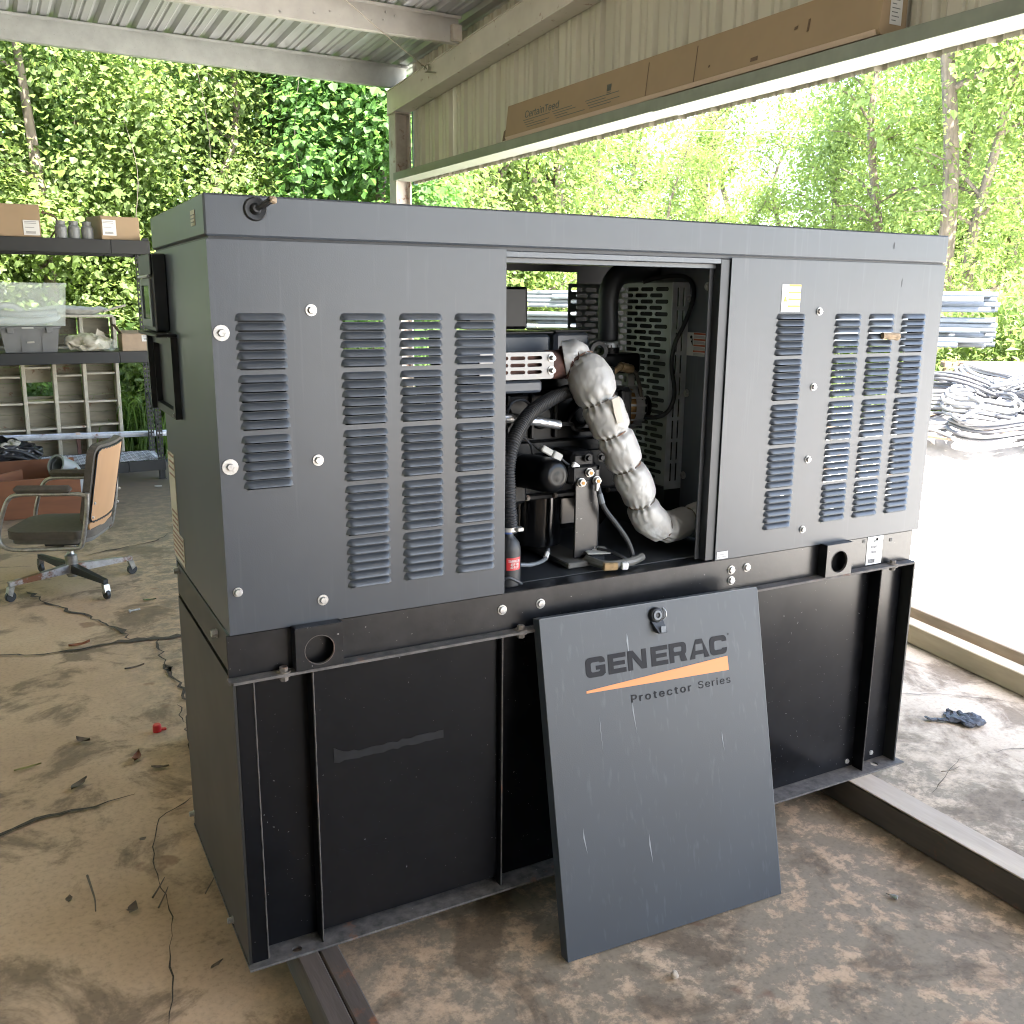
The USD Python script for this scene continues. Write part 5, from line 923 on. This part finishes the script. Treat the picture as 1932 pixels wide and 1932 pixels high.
# plywood box behind the chair with a pipe elbow in it
wb = thing('plywood_box', 'open orange plywood box on the floor behind the office chair', 'wooden box', (-.35, 6.2, 0))
BX0, BX1, BY0, BY1, BH = -.95, .075, 5.83, 6.42, .30
for n_, m in (('front_board', box(BX0, BX1, BY0, BY0+.018, .004, BH, .002)), ('back_board', box(BX0, BX1, BY1-.018, BY1, .004, BH+.06, .002)), ('end_board', box(BX1-.018, BX1, BY0+.0185, BY1-.0185, .004, BH+.03, .002)), ('end_board', box(BX0, BX0+.018, BY0+.0185, BY1-.0185, .004, BH+.03, .002)), ('bottom_board', box(BX0+.0185, BX1-.0185, BY0+.0185, BY1-.0185, .004, .02, .002)), ('inner_divider', frame(box(0, .47, -.009, .009, .021, BH+.02, .002), (-.62, BY0+.02, 0), V([.65, .76, 0]), V([-.76, .65, 0]), (0, 0, 1)))): obj(n_, m, M['ply'], wb, world=True)
el = thing('pipe_elbow', 'grey plastic pipe elbow standing in the plywood box', 'pipe elbow', (.03, 6.12, .021)); C_ = spline([(.015, .02, .0), (.015, .02, .18), (.0, .01, .27), (-.05, -.03, .315), (-.085, -.06, .335)], 7)
obj('elbow', pipe(C_, .075, .066, 24), M['pvc'], el, True); e_ = C_[-1]; obj('socket_rim', lathe([(.066, -.02), (.083, -.02), (.083, .03), (.066, .03)], 28, C_[-1]-C_[-2], e_), M['pvc'], el)
# floor debris in the dark back corner: bottle and paper scraps
for i, (x, y, w, lab) in enumerate(((.72, 6.7, .06, 'flattened pale paper scrap under the rack front'), (.95, 6.55, .09, 'longer pale wrapper scrap under the rack front'))):
    o = obj('paper_scrap', crumple(box(x, x+w, y, y+.03, .003, .012, .001).subdivide().subdivide(), .008, 25, i), M['gloves2'], None); tag(o, lab, 'scrap')
for q, (a_, b_, w_, mt, lab) in enumerate((((.99, 6.88, .02), (.955, 7.05, .83), .07, 'card2', 'taller pale board leaning on the rack end behind the machine'), ((1.04, 6.80, .02), (1.0, 6.95, .7), .05, 'cardold', 'shorter brown board leaning on the rack end behind the machine'))):
    lm = thing('lumber_offcut', lab, 'board', a_); obj('board', beam(a_, b_, w_, .02, (0, 1, 0)), M[mt], lm, world=True)
# ================================================================ yard to the right
PR0, PL0 = at(1895, 600, d=12.6), at(1035, 590, d=15.6); pd = V([PL0[0]-PR0[0], PL0[1]-PR0[1], 0]); PLEN = np.linalg.norm(pd); pd /= PLEN; pn = V([-pd[1], pd[0], 0]); pa = math.atan2(pd[1], pd[0])
if pn @ (CAM-PR0)*1.0 > 0: pn = -pn                              # pn points away from the viewer
GZ0 = -.12
rk2 = thing('pipe_rack', 'dark steel two-tier rack carrying the grey pipes in the yard', 'pipe rack', (*(PR0+pd*PLEN/2)[:2], GZ0))
for f in (.13, .5, .87):
    o = PR0+pd*PLEN*f; o[2] = 0
    obj('rack_post', frame(box(-.05, .05, .36, .46, GZ0, 2.05, .005), o, pd, pn, (0, 0, 1)), M['oldbeam'], rk2, world=True)
    for z in (1.06, 1.53): obj('rack_arm', frame(hull([(x, y, zz) for x in (-.035, .035) for y, z0, z1 in ((-.42, z-.05, z), (.36, z-.12, z)) for zz in (z0, z1)]), o, pd, pn, (0, 0, 1)), M['oldbeam'], rk2, world=True)
    obj('end_stop', frame(box(-.03, .03, -.45, -.40, 1.0, 1.16, .004), o, pd, pn, (0, 0, 1)), M['manifold'], rk2, world=True)
for f in (.13, .87): obj('foot', frame(box(-.06, .06, -.45, .75, GZ0, GZ0+.08, .005), PR0*V([1, 1, 0])+pd*PLEN*f, pd, pn, (0, 0, 1)), M['oldbeam'], rk2, world=True)
rp = np.random.default_rng(12); cpipe = None; PRAD = .036
def conduit(y, z, off, tier):
    global cpipe
    o = PR0+pd*off+pn*y; o[2] = z+PRAD
    lab = {'upper': 'grey conduit pipe lying on the upper tier of the yard rack', 'lower': 'grey conduit pipe lying on the lower tier of the yard rack', 'ground': 'grey conduit pipe on the ground under the yard rack'}[tier]
    if cpipe is None:
        cpipe = thing('conduit_pipe', lab, 'pipe', tuple(o), pa, 'conduit pipes '+tier); obj('tube', pipe([(0, 0, 0), (3.1, 0, 0), (6.1, 0, 0)], PRAD, PRAD-.006, 14), M['conduit'], cpipe, True); obj('bell_end', pipe([(6.1, 0, 0), (6.22, 0, 0)], PRAD+.005, PRAD-.003, 14), M['conduit'], cpipe, True)
    else: copy_of(cpipe, o, pa+rp.normal(0, .006), lab, group='conduit pipes '+tier)
for tier, z0, rows in (('upper', 1.532, (9, 8, 8, 6)), ('lower', 1.062, (10, 9, 9, 8, 7, 5)), ('ground', GZ0+.09, (6, 4))):
    for k, n in enumerate(rows):
        for i in range(n): conduit(-.34+.076*(i+.5*(k % 2))+rp.normal(0, .002), z0+k*.066+.002, rp.uniform(.15, 1.0)**1.6*1.2, tier)
# hose heap, pallets, timber crib
def pallet(name, lab, o, rz, w=1.2, d=1.0, group=None):
    t = thing(name, lab, 'pallet', o, rz)
    for i in range(7): obj('top_slat', box(-w/2, w/2, -d/2+i*(d-.1)/6, -d/2+i*(d-.1)/6+.09, .112, .13, .002), M['palletwood'], t)
    for y in (-d/2, -.04, d/2-.08):
        for x in (-w/2, -.06, w/2-.12): obj('block', box(x, x+.12, y, y+.08, .02, .111, .002), M['palletwood'], t)
        obj('bottom_slat', box(-w/2, w/2, y, y+.08, .001, .019, .002), M['palletwood'], t)
    return t
P1 = at(1885, 832, z=GZ0); P2 = at(1768, 775, z=GZ0)
pallet('pallet', 'wooden pallet in the sunlit yard, in front of the hose heap', (P1[0]+.5, P1[1]-.1, GZ0+.002), -.7); pallet('pallet', 'wooden pallet half hidden behind the generator, left of the hose heap', (P2[0]-.2, P2[1]+.2, GZ0+.002), -.55)
H0 = at(1880, 770, d=11.2); H0[2] = GZ0
hp_ = tm(m3.Manifold.sphere(1.0, 32)); hp_.apply_scale([1.7, 1.2, .55]); hp_ = crumple(hp_, .15, 1.4, 3)
hm = obj('gravel_heap', hp_.apply_translation([H0[0], H0[1], GZ0-.02]), M['heapdirt'], None, True); tag(hm, kind='structure')
def coil(o, R_, tilt, rz, n, seed, r_=.024, lab='', col=None):
    col = col or ('hose2' if seed % 3 == 1 else 'hose')
    r = np.random.default_rng(seed); t = np.linspace(0, 2*PI*n, 34*n); k = np.interp(np.arange(n*4+1), np.arange(n*4+1), r.normal(0, .05, n*4+1)); kk = np.interp(t/(2*PI)*4, np.arange(n*4+1), k)
    P = np.c_[(R_+kk)*np.cos(t), (R_+kk)*.85*np.sin(t), .045*(t/(2*PI))+.02*np.sin(3*t+seed)]
    th = thing('hose_coil', lab, 'hose', tuple(o), rz); m = move(tube(P, r_, 8), (0, 0, .03), rx=tilt); obj('coil', m, M[col], th, True)
    tail = move(tube(spline([P[-1], P[-1]+V([.2, .3, -.03]), P[-1]+V([.7, .4, -.12])], 6), r_, 8), (0, 0, .03), rx=tilt); obj('loose_end', tail, M[col], th, True)
CL = [(-.9, .2, .10, .5), (-.3, -.5, .28, .55), (.4, -.1, .42, .5), (.9, .3, .38, .45), (-.1, .4, .48, .55), (.7, -.7, .22, .5), (-.6, -.2, .36, .4), (1.4, -.2, .18, .5), (-1.4, .5, .02, .45), (.1, -1.0, .06, .5), (1.2, -.9, .03, .5), (-.5, .5, .42, .5), (.5, .5, .5, .45), (-.9, -.6, .2, .45), (.2, -.3, .56, .4), (-1.1, 1.0, .0, .5), (.9, -.2, .46, .5), (-.3, -1.3, .0, .45)]
for i, (dx, dy, z, R_) in enumerate(CL): coil(V([H0[0]+dx, H0[1]+dy, GZ0+z+.12]), R_, rp.uniform(-.35, .35), rp.uniform(0, 6), 5 if i % 3 else 6, i, .021, 'pale hose coiled on the heap in the sunlit yard')
for o in list(stage.GetPrimAtPath('/World').GetChildren()):
    if o.GetName().startswith('hose_coil'): o.SetCustomDataByKey('group', 'hose coils on the heap')
T0_ = at(1905, 690, d=12.4)
cr = thing('timber_crib', 'low stack of reddish squared timbers at the right edge of the yard', 'timber stack', (T0_[0], T0_[1], GZ0), -.62)
for k in range(6):
    for j in range(3): obj('timber', box(-.85+.06*((k*3+j) % 4), 1.9+.05*((k+j*2) % 3), -.3+.2*j, -.11+.2*j, .003+.17*k, .165+.17*k, .008), M['palletwood'], cr)
for i in range(14):
    a_ = rp.uniform(0, 2*PI); x_, y_ = H0[0]+rp.normal(-.3, 1.5), H0[1]+rp.normal(-.2, 1.1); L_b = rp.uniform(.5, 1.6); lean_ = rp.uniform(-.12, .2)
    t = thing('scrap_board', 'weathered scrap board thrown on the sunlit hose heap', 'board', (x_, y_, GZ0+max(0, .5-.25*math.hypot((x_-H0[0])/1.3, (y_-H0[1])))+.08), a_, 'scrap boards on the hose heap'); obj('board', move(crumple(box(-L_b/2, L_b/2, -.05, .05, 0, .025, .003).subdivide().subdivide(), .006, 5, i), (0, 0, .05), ry=lean_), M['palletwood'], t)
# power lines far behind
for i, (v0, v1, d0) in enumerate(((163, 170, 24), (247, 247, 25))):
    a, b = at(1330-60*i, v0, d=d0), at(1600, v1, d=d0+3); e = b-a; P = [a-e*1.5, a, b, b+e*1.5]
    o = obj('utility_wire', tube(spline(P, 6), .011, 5), M['zinc'], None, True); tag(o, ('upper', 'lower')[i]+' thin utility wire crossing in front of the far trees', 'utility wire')
# ================================================================ trees
def leaves(P, N, size, asp, r, tris=4):
    """P centres, N facing normals, one folded leaf each"""
    n = len(P); N = N/np.linalg.norm(N, axis=1, keepdims=True); dr = np.c_[r.normal(0, .55, (n, 2)), -np.abs(r.normal(.75, .5, n))]
    T = dr-N*(dr*N).sum(1, keepdims=True); T /= np.linalg.norm(T, axis=1, keepdims=True)+1e-9; B = np.cross(N, T); s = (size*np.exp(r.normal(-.03, .33, n)).clip(.35, 1.9))[:, None]
    if tris == 4: tp = [(0, 0, 0), (-.46, .28, .10), (-.34, .66, .04), (0, 1, -.08), (.34, .66, .04), (.46, .28, .10)]; F = [(0, 1, 2), (0, 2, 3), (0, 3, 4), (0, 4, 5)]
    else: tp = [(0, 0, 0), (-.42, .42, .09), (0, 1, -.05), (.42, .42, .09)]; F = [(0, 1, 2), (0, 2, 3)]
    Vv = np.stack([P+s*(B*a*asp+T*(b-.5)+N*c) for a, b, c in tp], 1).reshape(-1, 3); k = len(tp)
    return trimesh.Trimesh(Vv, (np.arange(n)[:, None, None]*k+np.array(F)[None]).reshape(-1, 3), process=False)
def wood(h, r0_, r, bend=.25, limbs=7, z0=.35, spread=1.2, sides=9):
    tr = spline([(0, 0, 0), (r.normal(0, bend*.3), r.normal(0, bend*.3), h*.3), (r.normal(0, bend), r.normal(0, bend), h*.65), (r.normal(0, bend*1.3), r.normal(0, bend*1.3), h)], 6)
    rad = r0_*np.interp(np.linspace(0, 1, len(tr)), [0, .06, .5, 1], [1.35, 1.0, .7, .15]); ms = [tube(tr, rad, sides)]; tips = []
    for k in range(limbs):
        f = r.uniform(z0, .95); b = tr[int(f*(len(tr)-1))]; a = r.uniform(0, 2*PI); L = spread*r.uniform(.6, 1.1)*(1.15-.5*f); e = b+V([math.cos(a)*L, math.sin(a)*L, L*r.uniform(.1, .7)]); mid = (b+e)/2+V([0, 0, .12*L])
        P = spline([b, mid, e], 5); rr_ = rad[int(f*(len(tr)-1))]*.5; ms.append(tube(P, np.linspace(rr_, rr_*.15, len(P)), 6)); tips += list(P[3:])
    return trimesh.util.concatenate(ms), V(tips)
def clumps(C_, n, spread, size, r, asp=1.0, tris=4, out=None, upw=.7):
    k = r.integers(0, len(C_), n); off = r.normal(0, 1, (n, 3))*spread; P = C_[k]+off; ctr = C_.mean(0) if out is None else out
    N = .55*off/(np.linalg.norm(off, axis=1, keepdims=True)+1e-6)+.45*r.normal(0, 1, (n, 3))+V([0, 0, upw]); return leaves(P, N, size, asp, r, tris)
def vine_tree(lab, loc, h, rx, ry, n, mt, size, seed, name='vine_tree', asp=1.0, trunk='bark', tr_r=.09):
    r = np.random.default_rng(seed); t = thing(name, lab, 'tree', loc, 0)
    w_, tips = wood(h, tr_r, r, .3, 14, .12, rx*.9); obj('trunk', w_, M[trunk], t, 50)
    m = 150; q = r.uniform(0, 1, m); a = r.uniform(0, 2*PI, m); rr_ = np.sqrt(r.uniform(.25, 1.0, m)); prof = np.interp(q, [0, .15, .5, .85, 1], [.85, 1.0, 1.0, .85, .4])
    C_ = np.c_[rx*rr_*np.cos(a)*prof, ry*rr_*np.sin(a)*prof, q*h+.1]; C_ = np.vstack([C_, tips])
    obj('crown', clumps(C_, n, .21, size, r, asp), M[mt], t, False)
    # hanging bare vines
    for k in range(2):
        a = r.uniform(0, 2*PI); P = [(rx*.8*math.cos(a), ry*.8*math.sin(a), h*r.uniform(.6, .95))]
        for _ in range(4): P.append((P[-1][0]+r.normal(0, .3), P[-1][1]+r.normal(0, .3), P[-1][2]-h*.13))
        obj('vine', tube(spline(P, 5), .0035, 5), M['vinebark'], t, True)
    return t
# left wall of growth, nearest row then the rows behind
v1 = vine_tree('leafy vine covered tree behind the rack, furthest left', (-1.7, 10.0, 0), 6.0, 1.15, .8, 28000, 'leafA', .058, 31)
v2 = vine_tree('vine hung tree with dark hollow stem behind the large carton', (.15, 10.3, 0), 6.2, 1.1, .8, 27000, 'leafC', .060, 32)
v3 = vine_tree('dense blue green star leaved tree beside the shed post', (3.85, 9.7, 0), 6.0, 1.1, .8, 26000, 'leafB', .068, 33, asp=1.15)
v4 = vine_tree('pale heart leaved vine tree above the generator roof', (1.75, 10.5, 0), 6.0, 1.1, .8, 27000, 'leafC', .058, 34)
for i, (src, x, y, s, lab) in enumerate(((v1, 2.85, 11.6, 1.05, 'vine tree standing behind the pale heart leaved one'), (v2, 5.2, 11.0, 1.0, 'vine tree right of the shed post under the wall sheets'), (v4, -.8, 12.2, 1.15, 'tall vine tree filling the gap behind the left carton'), (v3, .9, 12.8, 1.2, 'tall star leaved tree deep behind the rack'), (v1, 4.6, 13.4, 1.25, 'tall vine tree deep behind the shed post'), (v4, -3.4, 11.6, 1.2, 'vine tree at the far left behind the rack'), (v2, -2.4, 14.0, 1.4, 'tallest vine tree at the far left rear'), (v3, 2.2, 15.0, 1.4, 'tallest star leaved tree at the rear centre'), (v4, 6.2, 13.0, 1.15, 'pale vine tree right of the post, second row'))): copy_of(src, (x, y, 0), 1.3+i*1.1, lab, s)
for i, (src, x, y, s) in enumerate(((v1, .5, 17, 1.7), (v2, 4.0, 17.5, 1.7), (v3, -3.2, 17.5, 1.7), (v4, 7.5, 16.5, 1.6))): copy_of(src, (x, y, 0), i*2.2, 'tree in the dim back row of the left thicket', s, 'trees in the back row of the left thicket')
# undergrowth by the rack
def shrub(name, lab, cat, loc, h, rad_, n, mt, size, seed, asp=.7, group=None):
    r = np.random.default_rng(seed); t = thing(name, lab, cat, loc, 0, group); st_ = []
    for k in range(9):
        a = r.uniform(0, 2*PI); e = V([math.cos(a)*rad_*r.uniform(.3, .9), math.sin(a)*rad_*r.uniform(.3, .9), h*r.uniform(.6, 1)]); st_.append(tube(spline([(0, 0, 0), e*V([.35, .35, .6]), e], 5), np.linspace(.012, .003, 11), 5))
    obj('stems', st_, M['bark'], t, True); m = 60; q = r.uniform(0.05, 1, m); a = r.uniform(0, 2*PI, m); rr_ = rad_*np.sqrt(r.uniform(0, 1, m))*np.sqrt(1-q*q*.8)
    obj('foliage', clumps(np.c_[rr_*np.cos(a), rr_*np.sin(a), q*h], n, .09, size, r, asp, 2), M[mt], t, False); return t
s1 = shrub('shrub', 'low green shrub behind the rack, under the left end of the pigeonholes', 'shrub', (-.2, 8.9, 0), .9, .6, 2600, 'leafA', .075, 41); s2 = shrub('shrub', 'low green shrub right of the pigeonhole shelving', 'shrub', (1.25, 8.9, 0), 1.3, .6, 3000, 'leafC', .075, 42)
for i, (src, x, y, s, lab) in enumerate(((s1, 2.3, 8.8, 1.2, 'low shrub behind the generator left of the shed post'), (s2, 3.3, 8.75, 1.0, 'low shrub at the foot of the shed post'), (s1, 4.6, 9.2, 1.3, 'low shrub right of the shed post'), (s2, -1.5, 8.9, 1.1, 'low shrub behind the rack at the far left'), (s1, .75, 9.3, 1.4, 'bushy shrub behind the right end of the rack'))): copy_of(src, (x, y, 0), i*1.7, lab, s)
def grass(name, lab, cx, cy, sx, sy, n, h, seed, z=0):
    r = np.random.default_rng(seed); x, y = cx+r.normal(0, sx, n), cy+r.normal(0, sy, n); a = r.uniform(0, 2*PI, n); hh = h*r.uniform(.4, 1.2, n); l = r.uniform(.2, .8, n)*hh; w_ = r.uniform(.004, .011, n); zb = np.full(n, z)
    dx, dy = np.cos(a), np.sin(a); B = np.c_[x, y, zb]; S = np.c_[-dy, dx, 0*a]*w_[:, None]; Md = B+np.c_[dx*l*.3, dy*l*.3, hh*.65]; Tt = B+np.c_[dx*l, dy*l, hh*.85]
    Vv = np.stack([B-S, B+S, Md+S*.8, Md-S*.8, Tt], 1).reshape(-1, 3); F = np.array([(0, 1, 2), (0, 2, 3), (3, 2, 4)]); o = obj(name, trimesh.Trimesh(Vv, (np.arange(n)[:, None, None]*5+F[None]).reshape(-1, 3), process=False), M['grass'], None, False); tag(o, lab, 'grass', kind='stuff')
grass('tall_grass', 'tall grass growing behind the right end of the rack', 1.0, 8.75, .45, .25, 1600, .75, 51)
tp_ = obj('tarp_heap', crumple(crumple(tm(hull([(.8, 8.5, -.1), (1.5, 8.5, -.1), (1.6, 9.1, -.1), (.9, 9.1, -.1), (1.1, 8.7, .62), (1.35, 8.85, .72), (1.5, 8.75, .45)])).subdivide().subdivide().subdivide(), .15, 4, 2), .03, 18, 3), M['greenpaper'], None, 40); tag(tp_, 'greyish translucent sheeting heaped in the grass behind the rack', 'sheeting')
# right woodland
def wood_tree(lab, loc, h, cr_, n, mt, size, seed, name='woodland_tree', r0_=.14, low=.1, clump=.30, trunk='bark', group=None):
    r = np.random.default_rng(seed); t = thing(name, lab, 'tree', loc, 0, group)
    w_, tips = wood(h, r0_, r, .45, 22, low+.05, cr_*1.0, 8); obj('trunk', w_, M[trunk], t, 50)
    m = 95; q = r.uniform(low, 1, m); a = r.uniform(0, 2*PI, m); rr_ = cr_*np.sqrt(r.uniform(.05, 1, m))*np.interp(q, [low, low+.2, .6, 1], [.7, 1, .95, .35]); C_ = np.vstack([np.c_[rr_*np.cos(a), rr_*np.sin(a), q*h], tips])
    obj('crown', clumps(C_, n, clump, size, r, .75, 2), M[mt], t, False); return t
w1 = wood_tree('light green woodland tree right of the shed post, nearest of the right hand wood', (7.2, 13.6, GZ0), 8.5, 1.9, 13000, 'leafD', .11, 61)
w2 = wood_tree('bright green tree behind the left end of the pipe rack', (9.6, 14.6, GZ0), 9.5, 2.0, 13000, 'leafD', .11, 62)
w3 = wood_tree('slender loose tree at the right edge of the picture', (19.5, 10.4, GZ0), 10.0, 2.0, 11000, 'leafD', .11, 63, low=.12)
wb_ = wood_tree('tall thick trunked tree rising above the right end of the generator', (17.4, 11.8, GZ0), 14.5, 3.0, 14000, 'leafD', .14, 64, 'tall_tree', .19, .38, .5, 'bark')
sp_ = 0
def polar(u, d): p = at(u, 560, d=d); return (p[0], p[1], GZ0)
spots = [(800, 17, w2, .95), (880, 21, w1, 1.15), (930, 16.5, w1, .85), (985, 22, w2, 1.1), (1055, 18, w1, .9), (1130, 24, w2, 1.1), (1185, 31, w1, .95), (1260, 27, w3, .62), (1340, 34, w3, .8), (1410, 30, w1, .62), (1480, 36, w3, .95), (1545, 28, w2, .85), (1600, 33, w1, 1.25), (1660, 25, w3, 1.05), (1720, 29, w2, 1.25), (1800, 25, w1, 1.2), (1850, 20, w3, .95), (1905, 24, w2, 1.2), (880, 31, w3, 1.3), (1040, 36, w3, 1.3), (1300, 46, w3, .9), (1215, 33, w3, 1.0), (1290, 36, w3, 1.15), (1375, 40, w3, 1.25), (1700, 42, w3, 1.7), (1830, 36, w2, 1.7), (1960, 34, w1, 1.6)]
for i, (u, d, src, s) in enumerate(spots): copy_of(src, polar(u, d), i*2.4, 'leafy tree in the sunlit wood behind the yard', s, 'trees in the sunlit wood behind the yard')
r1_ = np.random.default_rng(70)
weeds = shrub('weed_clump', 'bright weedy clump growing round the pipe rack', 'weeds', (*(PR0+pd*.6-pn*.3)[:2], GZ0), 1.0, .7, 2400, 'leafC', .07, 43, .6, 'weeds round the pipe rack')
for i in range(22):
    f = r1_.uniform(-.12, 1.1); y = r1_.choice([r1_.uniform(-1.0, -.2), r1_.uniform(.5, 2.2)]); p = PR0+pd*PLEN*f+pn*y; copy_of(weeds, (p[0], p[1], GZ0), i*1.3, None, r1_.uniform(.55, .95) if y < 0 else r1_.uniform(1.0, 2.0))

# the wood carries on round the left of the shed
for i, (x, y, src, sc_) in enumerate(((-11, 9, v3, 1.3), (-11.5, 5, v1, 1.3), (-12, 1.5, v4, 1.3), (-12, -2, v3, 1.35), (-12.5, -5.5, v1, 1.3), (-7.5, 10.5, v2, 1.25), (-5.2, 10.6, v1, 1.2), (-14, 7, v4, 1.7), (-14.5, 3, v3, 1.7), (-15, -1, v1, 1.7), (-14.5, -8, v4, 1.7), (-12, -10, v2, 1.5), (-9.5, -14, v3, 1.5), (-6, -15.5, v1, 1.5), (-2.5, -16.5, v4, 1.5))): copy_of(src, (x, y, 0), i*1.9, 'vine tree in the wood continuing round the left of the shed', sc_, 'trees continuing round the left of the shed')
